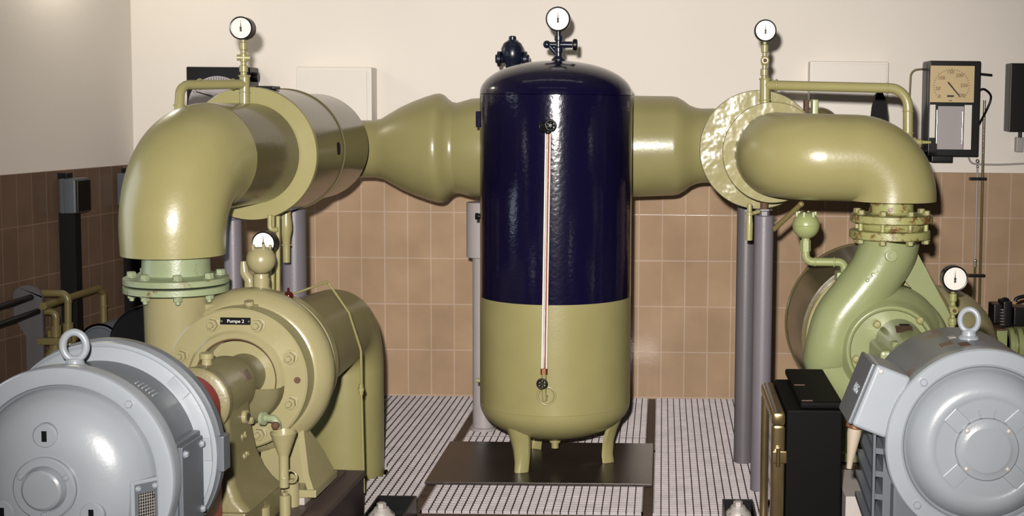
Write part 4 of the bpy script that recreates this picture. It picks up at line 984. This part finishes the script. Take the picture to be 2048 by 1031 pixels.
# ---- black cabinet with brass framed door
cb = thing('instrument_cabinet', 'black cabinet with brass-framed glass door facing the tank', 'cabinet', (0.47, 4.55, 0.0))
bx0, bx1, by0, by1, bz = 0.398, 0.576, 4.34, 4.84, 0.638
q = MB(); q.bx(bx0, bx1, by0, by1, 0.0, bz, 0.008); q.build('body', CABBLK, cb)
q = MB(); q.bx(bx0 + 0.045, bx1 + 0.002, by0 + 0.015, by1 + 0.08, bz, bz + 0.022, 0.006); q.build('top_cover', CABBLK, cb)
for y in (4.37, 4.62):
    q = MB(); q.bx(bx0 + 0.05, bx0 + 0.085, y, y + 0.006, bz + 0.022, bz + 0.0245); q.build('screw', BROWNPL, cb)
q = MB(); x0, x1 = 0.353, 0.397
for (ya, yb_, za, zb_) in ((by0 + 0.002, by0 + 0.045, 0.05, bz - 0.05), (by1 - 0.045, by1 - 0.002, 0.05, bz - 0.05), (by0, by1, bz - 0.055, bz - 0.01), (by0, by1, 0.02, 0.065)):
    q.bx(x0, x1, ya, yb_, za, zb_, 0.012)
dr_ = q.build('door', BRASS, cb, label='door with brass frame')
q = MB(); q.bx(x0 + 0.014, x0 + 0.020, by0 + 0.04, by1 - 0.04, 0.06, bz - 0.05); q.build('pane', DOORGL, dr_)
for z in (bz - 0.15, 0.18):
    q = MB(); q.bx(x0 + 0.002, x1 + 0.004, by0 - 0.012, by0 + 0.006, z - 0.02, z + 0.02, 0.004); q.cyl((x0 + .02, by0 - 0.01, z - .03), (x0 + .02, by0 - 0.01, z + .03), 0.007); q.build('hinge', BRASS, dr_)

# ------------------------------------------------------------------ things on the back wall
def wallbox(label, px0, px1, py0, py1, depth, m, name='wall_box', cat='box', frame_=True):
    a = at(px0, py0, YB - depth); c = at(px1, py1, YB - depth)
    t = thing(name, label, cat, ((a.x + c.x) / 2, YB, c.z))
    q = MB(); q.bx(a.x, c.x, YB - depth, YB, c.z, a.z, 0.006); q.build('body', m, t)
    return t, a, c
t, a, c = wallbox('white wall box above the left jacket, left of the tank', 592, 744, 133, 250, 0.14, PLASTER_BOX)
q = MB(); q.bx(a.x + 0.02, c.x - 0.025, YB - 0.146, YB - 0.139, c.z + 0.02, a.z - 0.018, 0.002); q.build('door', PLASTER_BOX, t)
t, a, c = wallbox('white wall box behind the long olive pipe at the right', 1620, 1775, 122, 240, 0.10, PLASTER_BOX)
q = MB(); q.bx(a.x + 0.02, c.x - 0.012, YB - 0.106, YB - 0.099, c.z + 0.02, a.z - 0.012, 0.002); q.build('door', PLASTER_BOX, t)
# left black recorder
t, a, c = wallbox('black round-dial recorder partly hidden behind the left elbow', 372, 502, 133, 290, 0.16, BLACK, 'flow_recorder', 'recorder')
q = MB(); cc = at(436, 212, YB - 0.165); q.lathe([(0, 0.157), (0.006, 0.157)], (cc.x, YB - 0.160, cc.z), (0, -1, 0), 64); dl = q.build('dial_face', PAPER, t, label='pale round dial')
q = MB(); p0 = at(392, 183, YB - 0.167); p1_ = at(424, 192, YB - 0.167); q.cyl(p0, p1_, 0.003, seg=8); q.build('needle', INK, t)
q = MB()
for k in range(24):
    an = math.radians(30 + 120 * k / 23); q.box(V((cc.x + 0.146 * math.cos(an), YB - 0.1665, cc.z + 0.146 * math.sin(an))), (0.012, 0.001, 0.0025), 0, Matrix.Rotation(-an, 3, 'Y'))
q.build('scale_marks', INK, dl)
q = MB(); p = at(506, 154, YB - 0.10); q.cyl((c.x - 0.004, YB - 0.10, p.z), (c.x + 0.028, YB - 0.10, p.z), 0.026); q.build('side_knob', BLACK, t)
# chart recorder
dep = 0.20; yf = YB - dep
t, a, c = wallbox('black chart recorder with cream dial, right of the long olive pipe', 1860, 1957, 121, 313, dep, BLACK, 'chart_recorder', 'recorder')
q = MB(); a1 = at(1836, 122, YB - 0.03); q.bx(a1.x + 0.03, a.x + 0.01, YB - 0.13, YB, c.z, a.z - 0.006, 0.006); q.build('side_case', BLACK, t)
a1 = at(1861, 131, yf); c1 = at(1947, 205, yf)
q = MB(); q.bx(a1.x, c1.x, yf - 0.006, yf + 0.002, c1.z, a1.z, 0.001); dl = q.build('dial_face', CREAMW, t, label='cream dial numbered 0 to 300')
dc = at(1903, 171, yf - 0.007)
q = MB()
for k in range(31):
    an = math.radians(222 - 264 * k / 30); L = 0.012 if k % 5 == 0 else 0.008
    R_ = 0.092; p = V((dc.x + R_ * math.cos(an), yf - 0.0065, dc.z - 0.002 + R_ * 0.93 * math.sin(an))); q.box(p, (L, 0.001, 0.0025), 0, Matrix.Rotation(-an, 3, 'Y'))
q.build('scale_marks', BROWNINK, dl)
for tx, px, py in (('0', 1879, 193), ('50', 1876, 177), ('100', 1883, 156), ('150', 1901, 144), ('200', 1919, 151), ('250', 1928, 171), ('300', 1923, 191)):
    put_text('numeral', tx, 0.026, BROWNINK, dl, at(px, py, yf - 0.0075), (1, 0, 0), (0, 0, 1), 0.0004)
q = MB(); p = at(1901, 192, yf - 0.007); q.box(p, (0.036, 0.002, 0.009)); q.build('counter_window', INK, dl)
q = MB(); q.box(at(1901, 201, yf - 0.007), (0.018, 0.001, 0.004)); q.build('caption_mark', BROWNINK, dl)
p0 = at(1896, 164, yf - 0.010); p1_ = at(1922, 196, yf - 0.010); dd = (p1_ - p0).normalized(); sd = V((-dd.z, 0, dd.x))
q = MB(); q.prism([p0 + sd * 0.004, p0 - sd * 0.004, p1_ - dd * .025 - sd * 0.003, p1_, p1_ - dd * .025 + sd * 0.003], (0, -0.002, 0)); q.build('needle', INK, t)
a2 = at(1866, 209, yf); c2 = at(1945, 299, yf)
q = MB(); q.bx(at(1876, 210, yf).x, at(1928, 210, yf).x, yf - 0.005, yf + 0.002, c2.z, at(1876, 212, yf).z, 0.001); q.build('chart_paper', PAPER, t)
q = MB(); q.bx(at(1929, 210, yf).x, at(1944, 210, yf).x, yf - 0.004, yf + 0.002, c2.z, a2.z, 0.001); q.build('right_strip', PLASTER_BOX, t)
q = MB(); q.bx(at(1860, 210, yf).x, at(1871, 210, yf).x, yf - 0.004, yf + 0.002, c2.z + 0.06, a2.z, 0.001); q.build('left_strip', PLASTER_BOX, t)
q = MB(); p = at(1874, 212, yf); q.cyl((p.x, yf - 0.008, c2.z + 0.03), (p.x, yf - 0.008, p.z - 0.02), 0.004); q.build('chart_guide', CHROME, t); q = MB(); p = at(1925, 212, yf); q.cyl((p.x, yf - 0.008, c2.z + 0.03), (p.x, yf - 0.008, p.z - 0.03), 0.004)
q.build('chart_guide', CHROME, t)
q = MB(); a3 = at(1842, 318, yf + 0.04); q.bx(at(1838, 300, yf).x, at(1870, 300, yf).x, yf + 0.02, YB, at(1838, 308, yf).z, at(1838, 296, yf).z, 0.01)
q.bx(at(1865, 300, yf).x, at(1908, 300, yf).x, yf + 0.02, YB - 0.01, at(1880, 325, yf).z, at(1880, 310, yf).z, 0.006); q.build('lower_bracket', BLACK, t)
q = MB(); q.cyl(at(1954, 147, yf + 0.06), at(1984, 150, yf + 0.06), 0.006); q.build('latch_rod', BLACK, t)
q = MB(); q.tube(cat([at(1957, 181, YB - 0.08), at(1968, 178, YB - 0.08), at(1980, 188, YB - 0.07), at(1981, 200, YB - 0.06), at(1972, 222, YB - 0.06), at(1957, 250, YB - 0.08)]), 0.006, 10); q.build('cable_loop', BLACK, t)
q = MB(); q.tube(fillet([at(1845, 138, YB - 0.06), at(1822, 140, YB - 0.04), at(1819, 200, YB - 0.03)], 0.04), 0.0055, 10); q.build('impulse_tube', YELLOWP, t)
# far right black box
t, a, c = wallbox('black wall box cut off by the right edge of the view', 2022, 2110, 126, 264, 0.12, BLACK, 'control_box', 'box')
q = MB(); q.bx(a.x + 0.06, a.x + 0.10, YB - 0.05, YB, c.z - 0.11, c.z - 0.03, 0.005); q.build('cable_clip', POST_P, t)
q = MB(); p = at(2040, 270, YB - 0.04); q.cyl((p.x, p.y, c.z - 0.04), (p.x, p.y, c.z + 0.01), 0.01); q.build('cable_gland', BLACK, t)
# conduits
t = thing('wall_conduit', 'two thin upright conduits on the tiles below the chart recorder', 'conduit', at(1958, 640, YB - 0.04))
q = MB(); q.cyl(at(1955, 330, YB - 0.045), at(1950, 522, YB - 0.045), 0.005, seg=12); q.build('steel_tube', POST_P, t)
q = MB(); q.cyl(at(1950, 528, YB - 0.045), at(1948, 640, YB - 0.045), 0.007, seg=12); q.build('lower_tube', OLIVE_D, t); q = MB(); q.cyl(at(1969, 200, YB - 0.045), at(1958, 640, YB - 0.045), 0.0075, seg=12); q.build('olive_tube', OLIVE_D, t)
q = MB()
for px, py in ((1955, 322), (1955, 333)): q.sphere(at(px, py, YB - 0.05), 0.011 if py < 330 else 0.008)
q.sphere(at(1950, 521, YB - 0.05), 0.011); q.cyl(at(1950, 524, YB - 0.05), at(1950, 533, YB - 0.05), 0.009); q.build('bright_fitting', CHROME, t)
for py, px in ((357, 1955), (550, 1952)):
    q = MB(); a = at(px - 17, py, YB - 0.03); c = at(px + 17, py, YB - 0.03); q.bx(a.x, c.x, YB - 0.055, YB - 0.018, a.z - 0.008, a.z + 0.008, 0.003); q.build('clip', BLACK, t)
q = MB(); q.tube(cat([at(1936, 312, YB - 0.03), at(1942, 324, YB - 0.02), at(1955, 328, YB - 0.015), at(2000, 329, YB - 0.012), at(2048, 327, YB - 0.012), at(2100, 327, YB - 0.012)]), 0.005, 10)
tag(q.build('cable', POST_P, None, at(1960, 328, YB)), 'pale cable clipped along the wall just above the tiles, right', 'cable')
# black lever behind right elbow
t = MB(); d = 6.6
poly = [at(1742, 252, d), at(1746, 215, d), at(1752, 190, d), at(1757, 183, d), at(1765, 183, d), at(1770, 195, d), at(1774, 225, d), at(1776, 300, d), at(1742, 300, d)]
t.prism(poly, (0, 0.05, 0)); p_ = at(1759, 285, d); t.bx(p_.x - 0.02, p_.x + 0.02, d + 0.04, YB - 0.002, p_.z - 0.02, p_.z + 0.02); o = t.build('valve_lever', BLACKM, None, at(1760, 300, d)); tag(o, 'black tapered valve lever sticking up behind the right elbow', 'lever')

# ------------------------------------------------------------------ left wall: boxes, pipes, rail
def sidebox(label, px, py0, py1, d, pxw, dy):
    a = at(px, py0, d); c = at(px + pxw, py1, d); xw = XL - 0.110 * (YB - d)
    t = thing('junction_box', label, 'box', ((a.x + c.x) / 2, d + dy / 2, c.z), 'grey junction boxes on the left wall')
    q = MB(); q.bx(a.x + 0.04, c.x, d, d + dy, c.z, a.z, 0.012); q.bx(xw + 0.035, a.x + 0.05, d + 0.01, d + dy, c.z, a.z, 0.008); q.build('body', BOXGREY, t)
    q = MB(); q.bx(c.x - 0.003, c.x + 0.008, d + 0.01, d + dy - 0.01, c.z + 0.01, a.z - 0.01, 0.004); q.build('lid', BLACK, t)
    q = MB(); q.bx(a.x + 0.005, a.x + 0.05, d + 0.03, d + 0.10, a.z - 0.002, a.z + 0.026, 0.002); q.build('top_gland', BLACK, t)
    z1 = 0.45
    q = MB(); q.bx(a.x + 0.005, a.x + 0.085, d + 0.03, d + 0.10, z1, c.z + 0.004, 0.004); q.build('cable_duct', BLACKM, t)
sidebox('grey junction box on left wall tiles, nearer one at the far left', 107, 357, 428, 6.72, 45, 0.17)
sidebox('grey junction box half hidden by the left elbow', 236, 346, 412, 7.28, 30, 0.14)
# rail plate with rods
d = 6.35
t = thing('guard_rail', 'grey round-topped plate post carrying two black rails, at the far left', 'rail', at(66, 790, d))
x0 = at(50, 600, d).x; x1 = at(84, 600, d).x; zt_ = at(60, 570, d).z
poly = [V((x1, d, 0.0)), V((x1, d, zt_ - 0.05))] + [V(((x0 + x1) / 2 - 0.03 + (0.07) * math.cos(math.radians(an)), d, zt_ - 0.07 + 0.07 * math.sin(math.radians(an)))) for an in range(10, 171, 16)] + [V((x0 - 0.065, d, zt_ - 0.12)), V((x0, d, zt_ - 0.24)), V((x0, d, 0.0))]
q = MB(); q.prism(poly, (0, 0.02, 0)); q.build('plate', POST_D, t)
for y0_, y1_ in ((612, 594), (650, 622)):
    q = MB(); q.cyl(at(-60, y0_ + 20, 5.9), at(62 if y0_ < 640 else 76, y1_, d - 0.01), 0.014, seg=14); q.build('rail', BLACK, t)
# ochre pipes
q = MB(); pu = at(57, 700, 6.5); q.cyl((pu.x, 6.5, -0.008), at(57, 600, 6.5), 0.017)
tag(q.build('upright_pipe', YELLOWP, None, (pu.x, 6.5, -0.008)), 'thin ochre upright pipe behind the grey rail post', 'pipe')
t = thing('valve_manifold', 'ochre valve body with two bent pipes, between rail post and left motor', 'valve', at(125, 720, 6.45))
d = 6.45
q = MB(); q.tube(fillet([at(84, 586, d), at(136, 586, d), at(136, 660, d)], 0.035), 0.0165); q.torus(at(136, 603, d), (0, 0, 1), .0165, .003); q.cyl(at(136, 645, d), at(136, 664, d), 0.024); q.build('tall_bend', YELLOWP, t)
q = MB(); q.tube(fillet([at(86, 622, d - .05), at(112, 622, d - .05), at(112, 672, d - .05)], 0.03), 0.0165); q.cyl(at(112, 650, d - .05), at(112, 672, d - .05), 0.023); q.build('short_bend', YELLOWP, t)
q = MB(); q.bx(at(94, 675, d).x, at(150, 675, d).x, d - 0.11, d + 0.04, at(120, 682, d).z, at(120, 668, d).z, 0.006); q.build('valve_flange', YELLOWP, t)
q = MB(); c = at(112, 715, d - .05); q.cyl((c.x, c.y, -0.008), (c.x, c.y, c.z - 0.14), 0.03); q.lathe([(-0.15, 0.06), (-0.02, 0.055), (0.02, 0.048), (0.05, 0.03), (0.08, 0.025)], c, (0, 0, 1), 28); c = at(140, 700, d - .02); q.lathe([(-0.1, 0.03), (0.02, 0.03), (0.05, 0.018), (0.08, 0.015)], c, (0, 0, 1), 20); q.build('valve_body', YELLOWP, t)
for px in (99, 137, 148):
    q = MB(); q.hexa(at(px, 683, d - .06), at(px, 660, d - .06), 0.009); q.build('bolt', YELLOWP, t)
q = MB(); q.tube(fillet([at(86, 612, 6.3), at(196, 576, 6.9), at(206, 585, 6.95), V((at(207, 620, 6.95).x, 6.95, -0.008))], [0, 0.02, 0.02, 0]), 0.017); q.torus(at(207, 612, 6.95), (0, 0, 1), 0.017, 0.004); 
tag(q.build('slanting_pipe', YELLOWP, None, (at(207, 620, 6.95).x, 6.95, -0.008)), 'ochre pipe running back along the left wall tiles then down, left of black drum', 'pipe')
# black drum
c = at(300, 690, 5.7)
t = thing('motor_drum', 'black round drum behind the left pump outlet neck', 'drum', (c.x, 5.8, c.z - 0.2))
q = MB(); q.lathe([(0.0, 0.05), (0.0, 0.155), (-0.006, 0.163), (-0.008, 0.166), (0.004, 0.168), (0.20, 0.168), (0.21, 0.15)], (c.x, 5.7, c.z), AY, 64); q.build('drum', BLACK, t)
q = MB(); q.bx(c.x - 0.10, c.x + 0.10, 5.72, 5.88, 0, c.z - 0.12, 0.01); q.build('stand', BLACKM, t)
c = at(200, 690, 6.3); q = MB(); q.lathe([(0, 0.1), (0, 0.09), (0.2, 0.09)], (c.x, 6.3, c.z), AY, 40); q.bx(c.x - 0.05, c.x + 0.05, 6.35, 6.45, 0, c.z - 0.05); q.torus((c.x, 6.3, c.z), AY, 0.085, 0.006)
tag(q.build('small_motor', BOXGREY, None, (c.x, 6.4, 0)), 'small dark grey motor behind the left lifting eye, in shade', 'motor')
# far right small pump set
t = thing('booster_pump', 'black finned pump set with green flanges at the right edge', 'pump', at(2030, 740, 6.6))
d = 6.6
q = MB()
for (x0_, x1_, y0_, y1_) in ((1984, 2002, 606, 645), (2003, 2020, 600, 652), (2024, 2060, 612, 650)):
    a = at(x0_, y0_, d); c = at(x1_, y1_, d); q.bx(a.x, c.x, d - 0.04, d + 0.08, c.z, a.z, 0.008)
a = at(2010, 600, d); q.sphere((a.x, d, a.z - 0.01), 0.025)
q.tube(cat([at(2030, 602, d), at(2036, 595, d), at(2060, 590, d)]), 0.009); q.build('body', BLACK, t)
q = MB(); p = at(1999, 650, d); 
for k in range(6): q.torus((p.x, d - 0.05, p.z + 0.012 + 0.014 * k), (0, 0, 1), 0.009, 0.003, 18, 8)
q.build('spring', CHROME, t)
q = MB(); 
a = at(1988, 655, d); c = at(2008, 710, d); q.bx(a.x, c.x, d - 0.06, d + 0.06, c.z, a.z, 0.006)
for px in (2013, 2030, 2044): p = at(px, 690, d); q.lathe([(0, 0.09), (0.022, 0.09)], (p.x, d, p.z), (1, 0, 0), 36)
p = at(2013, 690, d); q.cyl((p.x, d, p.z), (p.x + 0.3, d, p.z), 0.06); p = at(2000, 700, d); q.bx(p.x - .03, p.x + .2, d - .05, d + .05, 0, p.z, .01); q.build('green_flanges', GREEN_C, t, label='green flanges')
q = MB(); a = at(1988, 653, d); c = at(2006, 657, d); q.bx(a.x, c.x, d - 0.065, d + 0.05, c.z, a.z); q.build('rusty_shim', RUSTM, t)
